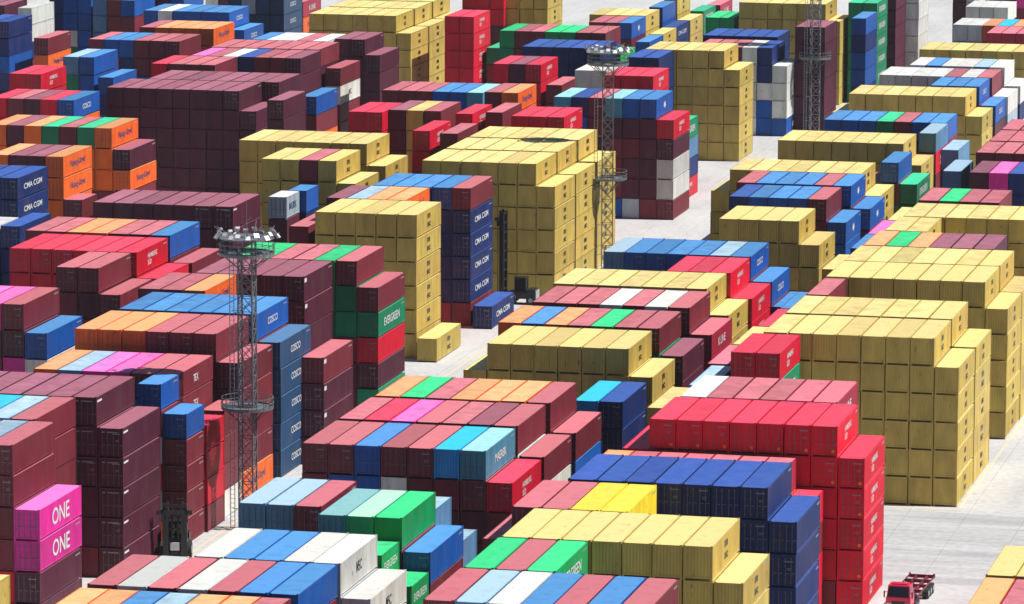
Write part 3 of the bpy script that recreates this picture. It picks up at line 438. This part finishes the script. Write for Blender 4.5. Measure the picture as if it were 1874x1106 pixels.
 (808.26,(12.19, 2.896),'',[(-248.63,[120,40,50,70,40,61]),(-246.1,[100,70,100,70,100,101]),(-243.57,[70,60,30,30,120,61]),(-241.04,[60,120,40,40,30,61]),(-238.51,[120,40,100,30,60,61]),(-235.98,[30,140,140,50,61,61]),(-233.45,[30,30,140,30,61])],'t6'),
 (781.29,(12.19, 2.896),'orange-roofed row at top left',[(-241.0,[40,70,40,70,60,31]),(-238.47,[140,40,30,140,30,141]),(-235.94,[40,30,140,140,140,141]),(-233.41,[140,40,140,30,30,141]),(-230.88,[140,40,140,40,141,142])],'t7'),
 (760.84,(12.19, 2.896),'maroon-and-blue row at top left',[(-243.25,[70,30,30,50,30,31]),(-240.72,[30,30,70,30,141,61]),(-238.19,[140,40,40,70,71,61]),(-235.66,[60,60,40,61,31,31]),(-233.13,[30,50,30,31,31,31]),(-230.6,[70,60,70,30,100,32])],'t8'),
 (734.78,(12.19, 2.896),'blue pair above the green box',[(-239.01,[30,120,30,30,121,91]),(-236.48,[120,120,120,110,61,62])],'t9'),
 (733.52,(12.19, 2.896),'',[(-233.03,[40,30,61,71,61])],'t10'),
 (710.05,(12.19, 2.896),'crimson pair at far left',[(-239.43,[50,50,50,30,30,51]),(-236.9,[50,50,50,50,51,52])],'t11'),
 (679.03,(12.19, 2.896),'lettered blue-ended row at far left',[(-229.38,[100,30,120,30,50,31]),(-226.85,[40,40,40,40,40,41]),(-224.32,[30,50,30,50,50,51]),(-221.79,[50,70,100,70,141,62])],'t12'),
 (679.09,(12.19, 2.896),'',[(-231.88,[50,50,50,50,51,51])],'t13'),
 (810.21,(12.19, 2.896),'',[(-278.9,[40,40,40,40,40,41]),(-276.37,[40,40,40,40,40,41])],'t14'),
]


# ------------------------------------------------------------------ ground
def ground_mat(name, base, dark, streak=False):
    mt,b=base_mat(name,None,.85); nt=mt.node_tree; L=nt.links.new
    ge=N(nt,'ShaderNodeNewGeometry')
    mp=N(nt,'ShaderNodeMapping'); L(ge.outputs['Position'],mp.inputs[0])
    mp.inputs['Scale'].default_value=(.06,.6,1) if streak else (.35,.12,1)
    n=N(nt,'ShaderNodeTexNoise'); n.inputs['Scale'].default_value=.7 if streak else .25; n.inputs['Detail'].default_value=7; n.inputs['Roughness'].default_value=.65; L(mp.outputs[0],n.inputs['Vector'])
    r_=N(nt,'ShaderNodeMapRange'); r_.inputs[1].default_value=.38 if streak else .42; r_.inputs[2].default_value=.68 if streak else .78; L(n.outputs[0],r_.inputs[0])
    mx=N(nt,'ShaderNodeMix',data_type='RGBA'); mx.inputs[6].default_value=(*base,1); mx.inputs[7].default_value=(*dark,1); L(r_.outputs[0],mx.inputs[0])
    n2=N(nt,'ShaderNodeTexNoise'); n2.inputs['Scale'].default_value=1.4; n2.inputs['Detail'].default_value=8; L(ge.outputs['Position'],n2.inputs['Vector'])
    r2=N(nt,'ShaderNodeMapRange'); r2.inputs[1].default_value=.3; r2.inputs[2].default_value=.7; r2.inputs[3].default_value=.86; r2.inputs[4].default_value=1.08; L(n2.outputs[0],r2.inputs[0])
    m3=N(nt,'ShaderNodeMix',data_type='RGBA',blend_type='MULTIPLY'); m3.inputs[0].default_value=1; L(mx.outputs[2],m3.inputs[6]); L(r2.outputs[0],m3.inputs[7])
    # slab joints
    br=N(nt,'ShaderNodeTexBrick'); br.offset=0; br.inputs['Scale'].default_value=1; br.inputs['Brick Width'].default_value=6; br.inputs['Row Height'].default_value=6
    br.inputs['Mortar Size'].default_value=.035; br.inputs['Color1'].default_value=br.inputs['Color2'].default_value=(1,1,1,1); br.inputs['Mortar'].default_value=(.72,.71,.70,1)
    L(ge.outputs['Position'],br.inputs['Vector'])
    m4=N(nt,'ShaderNodeMix',data_type='RGBA',blend_type='MULTIPLY'); m4.inputs[0].default_value=1; L(m3.outputs[2],m4.inputs[6]); L(br.outputs[0],m4.inputs[7])
    n5=N(nt,'ShaderNodeTexNoise'); n5.inputs['Scale'].default_value=.16; n5.inputs['Detail'].default_value=9; n5.inputs['Roughness'].default_value=.7; L(ge.outputs['Position'],n5.inputs['Vector'])
    r5=N(nt,'ShaderNodeMapRange'); r5.inputs[1].default_value=.60; r5.inputs[2].default_value=.70; r5.inputs[3].default_value=0; r5.inputs[4].default_value=.35; L(n5.outputs[0],r5.inputs[0])
    m5=N(nt,'ShaderNodeMix',data_type='RGBA'); L(r5.outputs[0],m5.inputs[0]); L(m4.outputs[2],m5.inputs[6]); m5.inputs[7].default_value=(.16,.16,.165,1)
    L(m5.outputs[2],b.inputs['Base Color']); return mt
M['ground']=ground_mat('yard_concrete',(.54,.54,.54),(.38,.38,.385))
M['road']=ground_mat('worn_concrete_road',(.50,.505,.51),(.33,.335,.34),True)
M['line'],_=base_mat('yellow_line_paint',(.62,.55,.38),.8)
mb=MB(); mb.quad((-2500,-1500,0),(2500,-1500,0),(2500,4000,0),(-2500,4000,0)); ob('ground',mb.mesh('ground',[M['ground']]),kind='structure')
mb=MB(); mb.quad((-118,462.5,.004),(60,462.5,.004),(60,497.2,.004),(-118,497.2,.004)); ob('road',mb.mesh('road',[M['road']]),kind='structure')
mb=MB()
def line(x0,x1,y0,y1): mb.quad((x0,y0,.009),(x1,y0,.009),(x1,y1,.009),(x0,y1,.009))
line(-67.35,-67.05,499.2,900); line(-87,-67.35,498.5,499.1); line(-48.9,-48.5,340,440)
line(-98.6,-98.2,345,900); line(-137.0,-136.7,380,640); line(-122.6,-122.2,345,900)
ob('road_markings',mb.mesh('road_markings',[M['line']]),kind='structure')

# ------------------------------------------------------------------ containers
rnd=random.Random(11)
ORD=['first','second','third','fourth','fifth','sixth','seventh','eighth','ninth']
TIER=['top tier','second down','third down','fourth down','fifth down','bottom tier']
acc={'v':[], 'f':[], 'c':[], 'm':[], 'n':0}
lacc={}
def jit(c,a=.07):
    k=(1+rnd.uniform(-a,a))*(.82 if rnd.random()<.10 else 1); return tuple(max(0,min(1,v*k*(1+rnd.uniform(-.03,.03)))) for v in c)
BOXF=np.array([(0,3,2,1),(4,5,6,7),(0,1,5,4),(1,2,6,5),(2,3,7,6),(3,0,4,7)])
def sbox(x0,x1,y0,y1,z0,z1,col,top=0):
    acc['v'].append(np.array([(x0,y0,z0),(x1,y0,z0),(x1,y1,z0),(x0,y1,z0),(x0,y0,z1),(x1,y0,z1),(x1,y1,z1),(x0,y1,z1)],float))
    acc['f'].append(BOXF+acc['n']); acc['n']+=8
    acc['c'].append(np.tile(np.array([*col,1.0]),(6,1))); acc['m'].append(np.full(6,top))
def squad(p,col,mi):
    acc['v'].append(np.array(p,float)); acc['f'].append(np.array([(0,1,2,3)])+acc['n']); acc['n']+=4
    acc['c'].append(np.array([[*col,1.0]])); acc['m'].append(np.array([mi]))
def stuff_container(x,y,z,Ln,h,ch,seen):
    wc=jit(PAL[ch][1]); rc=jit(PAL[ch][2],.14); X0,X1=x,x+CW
    if not seen:
        sbox(X0,X1,y,y+Ln,z,z+h-.05,wc); return
    e=.035
    for a,b in ((X0,X0+.12),(X1-.12,X1)):
        for c_,d_ in ((y,y+.15),(y+Ln-.15,y+Ln)): sbox(a,b,c_,d_,z,z+h-.03,wc)
    sbox(X0,X0+.07,y+.15,y+Ln-.15,z+h-.14,z+h-.03,wc); sbox(X1-.07,X1,y+.15,y+Ln-.15,z+h-.14,z+h-.03,wc)
    sbox(X1-.07,X1,y+.15,y+Ln-.15,z+.08,z+.24,wc); sbox(X0+.12,X1-.12,y,y+.07,z+h-.15,z+h-.03,wc); sbox(X0+.12,X1-.12,y,y+.07,z+.08,z+.22,wc)
    sbox(X0+e,X1-e,y+e,y+Ln-e,z+.12,z+h-.06,wc)
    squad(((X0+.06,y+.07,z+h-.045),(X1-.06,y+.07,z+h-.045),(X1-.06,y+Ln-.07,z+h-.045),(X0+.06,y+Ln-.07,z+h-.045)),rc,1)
DOORY=set('mdrnbkpeolsta')
def own_container(x,y,z,Ln,h,ch,exposed,gid,label,group,tierz):
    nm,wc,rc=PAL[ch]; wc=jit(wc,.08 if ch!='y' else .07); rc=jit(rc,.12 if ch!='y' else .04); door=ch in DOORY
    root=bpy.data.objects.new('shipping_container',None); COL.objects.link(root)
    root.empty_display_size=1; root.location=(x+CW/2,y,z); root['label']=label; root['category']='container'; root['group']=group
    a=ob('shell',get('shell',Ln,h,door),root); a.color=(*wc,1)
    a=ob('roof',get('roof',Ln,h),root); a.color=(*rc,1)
    if door:
        for s in (0,1):
            d=ob('door',get('door',h),root,loc=(-(CW-.26)/2+.005 if s==0 else .005,0,0)); d.color=(*wc,1)
            for bx in (.30,.80): ob('locking_bar',get('bar',h-.3),d,loc=(bx,0,.14))
    for cx in (-CW/2+.09,CW/2-.09):
        for cz in (.06,h-.06):
            a=ob('corner_casting',get('cast'),root,loc=(cx,.089,cz)); a.color=(*wc,1)
    a=ob('corner_casting',get('cast'),root,loc=(CW/2-.09,Ln-.089,h-.06)); a.color=(*wc,1)
    lt=lettering(ch,gid,Ln)
    if exposed and lt is not None:
        ob('lettering',lt,root,loc=(CW/2+.004,Ln*.5,h*.52))
    if door and ch in 'mdrnb' and rnd.random()<.75:
        ob('lettering',MESH.setdefault('mk5',mark_mesh5()),root,loc=(rnd.choice((.12,.16,.2)),-.012,h-.50-rnd.random()*.1))
    if rnd.random()<.6:
        ob('lettering',MESH.setdefault('mk6',mark_mesh6()),root,loc=(CW/2+.006,Ln-.9,h-.45)) if exposed else None
    if ch=='d' and gid in ('L','r6'):
        ob('lettering',MESH.setdefault('mk',mark_mesh()),root,loc=(0,-.012,h-.42))
        if exposed: ob('marking',MESH.setdefault('mk2',mark_mesh2()),root,loc=(CW/2+.006,.75,h-.45))
    if gid in ('V','V3') and exposed:
        ob('marking',MESH.setdefault('mk3',mark_mesh3()),root,loc=(CW/2+.006,.65,h-.5))
    if gid=='b1g': ob('marking',MESH.setdefault('mk4',mark_mesh4()),root,loc=(.82,-.03,.55))
    return root
def mark_mesh():
    b=MB(); b.box(-.85,-.55,-.01,0,-.06,.06); b.box(-.35,.7,-.01,0,-.05,.05); return b.mesh('marking',[M['greyp']])
def mark_mesh5():
    b=MB()
    for i in range(8): b.box(i*.1,i*.1+.065,-.008,0,-.05,.05)
    for i in range(5): b.box(.3+i*.08,.35+i*.08,-.008,0,-.62,-.57); b.box(.3+i*.08,.35+i*.08,-.008,0,-.75,-.70)
    return b.mesh('marking',[M['greyp']])
def mark_mesh6():
    b=MB()
    for i in range(9): b.box(-.006,0,-.9+i*.15,-.8+i*.15,-.07,.07)
    return b.mesh('marking',[M['greyp']])
def mark_mesh2():
    b=MB(); b.box(-.006,0,-.5,.9,-.1,.1); return b.mesh('marking',[M['white']])
def mark_mesh3():
    b=MB(); b.box(-.006,0,-.45,.45,-.22,.22); return b.mesh('marking',[M['white']])
def mark_mesh4():
    b=MB(); b.box(-.14,.14,-.008,0,-.14,.14); return b.mesh('marking',[base_mat('orange_placard',(.75,.20,.04),.5)[0]])
def lettering(ch,gid,Ln):
    if Ln<7 and ch not in 'g': return LT['s'] if ch in 's' else None
    if ch=='g' and Ln<7: return LT['g2']
    if ch=='b': return LT['*'] if gid in STARS else LT['b'] if gid in LOGO_BLUE else None
    if ch in 'yko' or (ch=='e') or (ch=='g' and gid=='b1b') or (ch=='g' and Ln<7): return LT[ch]
    if ch=='r': return None if gid in NO_LOGO_RED else LT['r']
    if ch=='n': return LT['n'] if gid in LOGO_NAVY else None
    if ch=='t': return LT['b']
    if ch=='a' and gid=='M': return LT['c']
    if ch=='w' and gid in ('b2c','s7'): return LT['w']
    if ch=='m' and gid in ('T0','b3d','s9'): return LT['m']
    if ch=='p': return LT['p']
    return None
KEYS=list(PAL)   # colour number 1 is the first entry of PAL


NOWN=0
for (Y,(Ln,th),desc,cols,gid) in BAYS:
    cols=[(c_[0],[KEYS[v//10-1] if v else '.' for v in c_[1]],[v%10 for v in c_[1]]) for c_ in cols]
    nc=len(cols); hts=[max([i+1 for i,a in enumerate(c_[1]) if a!='.'] or [0]) for c_ in cols]
    for ci,(x0,ks,fl) in enumerate(cols):
        H_=len(ks)
        for z,(ch,f_) in enumerate(zip(ks,fl)):
            if ch=='.': continue
            nxt=cols[ci+1] if ci+1<nc and cols[ci+1][0]-x0<3.2 else None
            exposed = nxt is None or z>=len(nxt[1]) or nxt[1][z]=='.'
            if f_==2:
                where='in' if nc==1 else 'rightmost in' if ci==nc-1 else 'leftmost in' if ci==0 else ORD[ci]+' column in'
                lab='%s container, %s, %s %s'%(PAL[ch][0],TIER[H_-1-z] if H_-1-z<6 else 'bottom tier',where,desc)
                own_container(x0+rnd.uniform(-.03,.03),Y+rnd.uniform(-.07,.07),z*th,Ln,th,ch,exposed,gid,lab,'stacked shipping containers',z); NOWN+=1
            else:
                stuff_container(x0+rnd.uniform(-.03,.03),Y+rnd.uniform(-.07,.07),z*th,Ln,th,ch,f_==1)
                if f_==1 and exposed:
                    lt=lettering(ch,gid,Ln)
                    if lt is not None: lacc.setdefault(lt.name,(lt,[]))[1].append((x0+CW+.006,Y+Ln*.5,z*th+th*.52))
v=np.concatenate(acc['v']); f=np.concatenate([a for a in acc['f']]); 
me=bpy.data.meshes.new('container_stacks')
lv=[];lf=[];lm=[];nv=len(v); mats=[M['swall'],M['sroof'],M['white'],M['inkblack'],M['inkblue']]
polys=f.tolist(); cols_=np.concatenate(acc['c']); mi=np.concatenate(acc['m']).tolist(); vs=[v]
for nm,(lt,pl) in lacc.items():
    co=np.empty(len(lt.vertices)*3); lt.vertices.foreach_get('co',co); co=co.reshape(-1,3)
    ps=[tuple(p.vertices) for p in lt.polygons]; k=mats.index(lt.materials[0])
    for p in pl:
        vs.append(co+np.array(p)); polys += [tuple(i+nv for i in q) for q in ps]; nv+=len(co); mi += [k]*len(ps)
v=np.concatenate(vs)
me.from_pydata(v.tolist(),[],polys)
for mm in mats: me.materials.append(mm)
me.polygons.foreach_set('material_index',mi)
cc=np.ones((len(polys),4)); cc[:len(cols_)]=cols_
tot=np.array([len(p) for p in polys])
at=me.color_attributes.new('col','FLOAT_COLOR','CORNER'); at.data.foreach_set('color',np.repeat(cc,tot,axis=0).ravel())
me.update()
ob('container_stacks',me,kind='stuff',label='mass of stacked shipping containers filling the yard',cat='containers')
print('own containers',NOWN)

# ------------------------------------------------------------------ floodlight masts
def mast(x,y,label,top=28.0,ringz=12.2,s=.72,rot=0.0,rr=2.6):
    root=ob('floodlight_mast',None,loc=(x,y,0),rot=(0,0,rot),label=label,cat='light mast',group='lattice floodlight masts between the blocks')
    b=MB(); k=int(top/1.5); dz=top/k
    cs=[(-s,-s),(s,-s),(s,s),(-s,s)]
    for cx,cy in cs: b.bar((cx,cy,0),(cx,cy,top+1.2),.14)
    for i in range(k):
        z0=i*dz;z1=z0+dz
        for j in range(4):
            p,q=cs[j],cs[(j+1)%4]
            b.bar((*p,z0),(*q,z1) ,.07); b.bar((*q,z0),(*p,z1),.07); b.bar((*p,z1),(*q,z1),.07)
    ob('lattice',b.mesh('mast_lattice',[M['mast']]),root)
    b=MB()
    for dx in (-.22,.22): b.bar((-s-.85+dx,0,0),(-s-.85+dx,0,top),.07)
    for i in range(int(top/.45)): b.bar((-s-1.07,0,i*.45+.3),(-s-.63,0,i*.45+.3),.035)
    for i in range(7): b.bar((-s,0,2+i*4),(-s-.85,0,2+i*4),.06)
    ob('ladder',b.mesh('mast_ladder',[M['greyp']]),root)
    for z,r_ in ((ringz,rr),(top-.4,rr+.15)):
        b=MB(); b.ring((0,0,z),s+.35,r_,.16); b.ring((0,0,z+.17),r_-.14,r_,.12)
        for i in range(8):
            t=i*math.pi/4; b.bar((s*.8*math.cos(t),s*.8*math.sin(t),z-1.6),((r_-.2)*math.cos(t),(r_-.2)*math.sin(t),z),.08)
        pf=ob('platform',b.mesh('mast_platform',[M['mast']]),root)
        b=MB()
        for i in range(20):
            t=i*math.pi/10; b.bar((r_*math.cos(t),r_*math.sin(t),z+.2),(r_*math.cos(t),r_*math.sin(t),z+1.15),.05)
        for zz in (z+.62,z+1.12): b.ring((0,0,zz),r_-.04,r_+.03,.06)
        ob('railing',b.mesh('mast_railing',[M['mast']]),pf)
    b=MB(); b.ring((0,0,top+1.25),s+.1,rr+.1,.12)
    for i in range(6):
        t=i*math.pi/3+.2; b.bar((0,0,top+1.2),((rr+.2)*math.cos(t),(rr+.2)*math.sin(t),top+1.25),.1)
    ob('lamp_frame',b.mesh('mast_lamp_frame',[M['mast']]),root)
    b=MB(); b.box(-.22,.22,-.12,.08,-.20,.20); b.box(-.27,.27,-.15,-.12,-.25,.25)
    hm=b.mesh('floodlight_housing',[M['steel']]); b=MB(); b.box(-.23,.23,-.17,-.152,-.21,.21); gm=b.mesh('floodlight_lens',[M['lamp']])
    for i in range(20):
        t=i*2*math.pi/20; r_=rr+.1+.45*(i%3==0)
        o=ob('floodlight',hm,root,loc=(r_*math.cos(t),r_*math.sin(t),top+1.55+.25*(i%2)),rot=(R(-38),0,t+math.pi/2),)
        ob('lens',gm,o)
    b=MB(); b.cyl((0,0,top+3.2),'z',.05,4.2,8,r2=.015); b.bar((-.5,0,top+2.2),(.4,.2,top+3.4),.07); b.bar((.6,-.2,top+1.3),(1.5,.4,top+2.6),.07)
    for i in range(9):
        t=i*.7; b.bar((1.6*math.cos(t),1.6*math.sin(t),top+1.2),((rr+.7)*math.cos(t+.15),(rr+.7)*math.sin(t+.15),top+1.9+.35*(i%3)),.06)
    ob('lightning_rod',b.mesh('lightning_rod',[M['mast']]),root)
mast(-134.7,471.9,'near lattice floodlight mast standing left of the picture centre')
mast(-135.9,652.0,'middle lattice floodlight mast beside the large yellow stack',rot=.2)
mast(-134.0,809.1,'farthest lattice floodlight mast, before the dark maroon tower',rot=.4)

# ------------------------------------------------------------------ container handlers
def wheel(parent,c,r_,w_,axis='x'):
    b=MB(); b.cyl((0,0,0),axis,r_,w_,20); ty=ob('wheel',b.mesh('tyre',[M['rubber']]),parent,loc=c)
    b=MB(); b.cyl((0,0,0),axis,r_*.5,w_+.04,14); ob('rim',b.mesh('rim',[M['greyp']]),ty)
def handler(x,y,rot,hm,label,blade):
    root=ob('container_handler',None,loc=(x,y,0),rot=(0,0,rot),label=label,cat='forklift',group='empty container handlers in the yard')
    b=MB(); b.box(-1.0,1.0,.9,4.6,.75,1.5); b.box(-1.05,1.05,3.8,4.9,.6,2.0)
    ob('chassis',b.mesh('handler_chassis',[M['black']]),root)
    b=MB(); b.box(-1.0,1.0,4.9,5.0,.8,1.8); ob('counterweight',b.mesh('counterweight',[M['greyp']]),root)
    b=MB(); b.box(-.75,.75,2.1,3.6,1.5,1.75)
    for cx in (-.72,.72):
        for cy in (2.15,3.55): b.bar((cx,cy,1.7),(cx,cy,3.35),.1)
    b.box(-.8,.8,2.05,3.65,3.35,3.5); cb=ob('cab',b.mesh('handler_cab',[M['black']]),root)
    b=MB(); b.box(-.7,.7,2.16,3.54,1.8,3.34); ob('window',b.mesh('cab_window',[M['glass']]),cb)
    b=MB()
    for cx in (-1.0,1.0):
        b.box(cx-.17,cx+.17,.35,.75,.25,hm); b.box(cx*.72-.11,cx*.72+.11,.1,.42,.4,hm+.25)
    nz=int(hm/1.2)
    for i in range(nz+1): b.box(-.83,.83,.5,.68,.5+i*1.2*(hm-.8)/(nz*1.2),.72+i*1.2*(hm-.8)/(nz*1.2))
    for cx in (-.3,.3): b.cyl((cx,.45,hm*.48),'z',.1,hm*.9,10)
    ob('lift_mast',b.mesh('lift_mast',[M['black']]),root)
    b=MB(); b.box(-1.75,1.75,-.15,.1,hm-.95,hm-.55); b.box(-1.3,-1.0,-.15,.15,hm-1.7,hm-.55); b.box(1.0,1.3,-.15,.15,hm-1.7,hm-.55)
    b.box(-1.75,-1.5,-.3,-.15,hm-.95,hm-.55); b.box(1.5,1.75,-.3,-.15,hm-.95,hm-.55)
    ob('spreader',b.mesh('spreader',[M['black']]),root)
    if blade:
        b=MB(); b.box(-.42,.42,-.02,.34,1.0,1.75); ob('plate',b.mesh('white_plate',[M['white']]),root)
    for cx in (-1.2,1.2): wheel(root,(cx,1.6,.8),.8,.6)
    for cx in (-.95,.95): wheel(root,(cx,4.3,.6),.6,.4)
handler(-137.35,455.4,R(11),5.5,'black container handler with raised mast beside the dark brown tower',True)
handler(-143.3,620.2,R(-90),11.8,'black tall-masted container handler in front of the large yellow stack',False)

# ------------------------------------------------------------------ yard truck with skeletal trailer
root=ob('yard_truck',None,loc=(-65.6,446.6,0),rot=(0,0,R(-2)),label='red terminal truck with an empty skeletal trailer in the grey aisle',cat='truck')
b=MB(); b.box(-1.15,1.15,0,1.9,1.05,1.9)
b.v += [(-1.1,.08,1.9),(1.1,.08,1.9),(1.1,1.85,1.9),(-1.1,1.85,1.9),(-1.0,.38,3.0),(1.0,.38,3.0),(1.0,1.8,3.0),(-1.0,1.8,3.0)]
n=len(b.v)-8
for q in ((0,3,2,1),(4,5,6,7),(0,1,5,4),(1,2,6,5),(2,3,7,6),(3,0,4,7)): b.f.append(tuple(n+i for i in q)); b.mi.append(0)
b.box(-.75,.75,.7,1.5,3.0,3.12)
cabo=ob('cab',b.mesh('truck_cab',[M['red']]),root)
b=MB(); n=0
b.v=[(-.98,.055,1.98),(.98,.055,1.98),(.90,.335,2.9),(-.90,.335,2.9)]; b.f=[(0,1,2,3)]; b.mi=[0]
ob('windscreen',b.mesh('windscreen',[M['glass']]),cabo)
for sx in (-1,1):
    b=MB(); q=[(sx*1.09,.5,2.0),(sx*1.09,1.6,2.0),(sx*1.02,1.55,2.85),(sx*1.02,.6,2.85)]
    b.v=[(a+sx*.012,c,d) for a,c,d in q]; b.f=[(0,1,2,3)]; b.mi=[0]; ob('side_window',b.mesh('side_window',[M['glass']]),cabo)
    b=MB(); b.box(sx*1.3-.06,sx*1.3+.06,.0,.12,1.9,2.5); b.bar((sx*1.1,.2,2.4),(sx*1.3,.06,2.4),.05); ob('mirror',b.mesh('mirror',[M['black']]),cabo)
    b=MB(); b.box(sx*.85-.2,sx*.85+.2,-.05,0,1.15,1.4); ob('headlight',b.mesh('headlight',[M['lamp']]),cabo)
b=MB(); b.box(-1.15,1.15,-.15,.15,.45,1.0); b.box(-.6,.6,-.02,0,1.1,1.6); ob('bumper',b.mesh('bumper',[M['black']]),root)
b=MB(); b.box(-.55,-.4,.2,5.6,.75,1.0); b.box(.4,.55,.2,5.6,.75,1.0); b.box(-.7,.7,3.2,4.8,1.0,1.15); b.cyl((1.0,2.6,.9),'y',.3,1.1,12)
b.cyl((.8,2.05,2.3),'z',.08,1.8,8)
ob('chassis',b.mesh('truck_chassis',[M['black']]),root)
for cx in (-1.0,1.0):
    wheel(root,(cx,1.0,.52),.52,.32); wheel(root,(cx*.92,4.0,.52),.52,.6)
tr=MB()
for cx in (-.5,.5): tr.box(cx-.09,cx+.09,3.0,12.4,1.2,1.55)
for yy in (3.0,5.4,7.8,10.0,12.2): tr.box(-1.22,1.22,yy,yy+.25,1.3,1.6)
tr.bar((-.5,5.5,1.4),(.5,8.2,1.4),.1); tr.bar((.5,5.5,1.4),(-.5,8.2,1.4),.1)
for cx in (-1.22,1.22):
    tr.bar((cx,3.1,1.5),(cx,12.4,1.5),.08,.14)
ob('trailer',tr.mesh('skeletal_trailer',[M['darkred']]),root)
for yy in (9.2,10.4,11.6):
    for cx in (-.95,.95): wheel(root,(cx,yy,.52),.52,.55)
b=MB()
for yy in (3.1,12.3):
    for cx in (-1.15,1.15): b.box(cx-.09,cx+.09,yy-.09,yy+.09,1.6,1.75)
ob('twistlock',b.mesh('twistlocks',[M['steel']]),root)

# ------------------------------------------------------------------ air over the yard
hz=bpy.data.materials.new('haze'); hz.use_nodes=True; hn=hz.node_tree; hn.nodes.clear()
pv=hn.nodes.new('ShaderNodeVolumePrincipled'); pv.inputs['Color'].default_value=(.86,.91,1.0,1); pv.inputs['Density'].default_value=.00004; pv.inputs['Anisotropy'].default_value=.3
ho=hn.nodes.new('ShaderNodeOutputMaterial'); hn.links.new(pv.outputs[0],ho.inputs['Volume'])
mb=MB(); mb.box(-2600,2600,-1600,4100,-1,104); ob('haze',mb.mesh('haze',[hz]),kind='stuff')
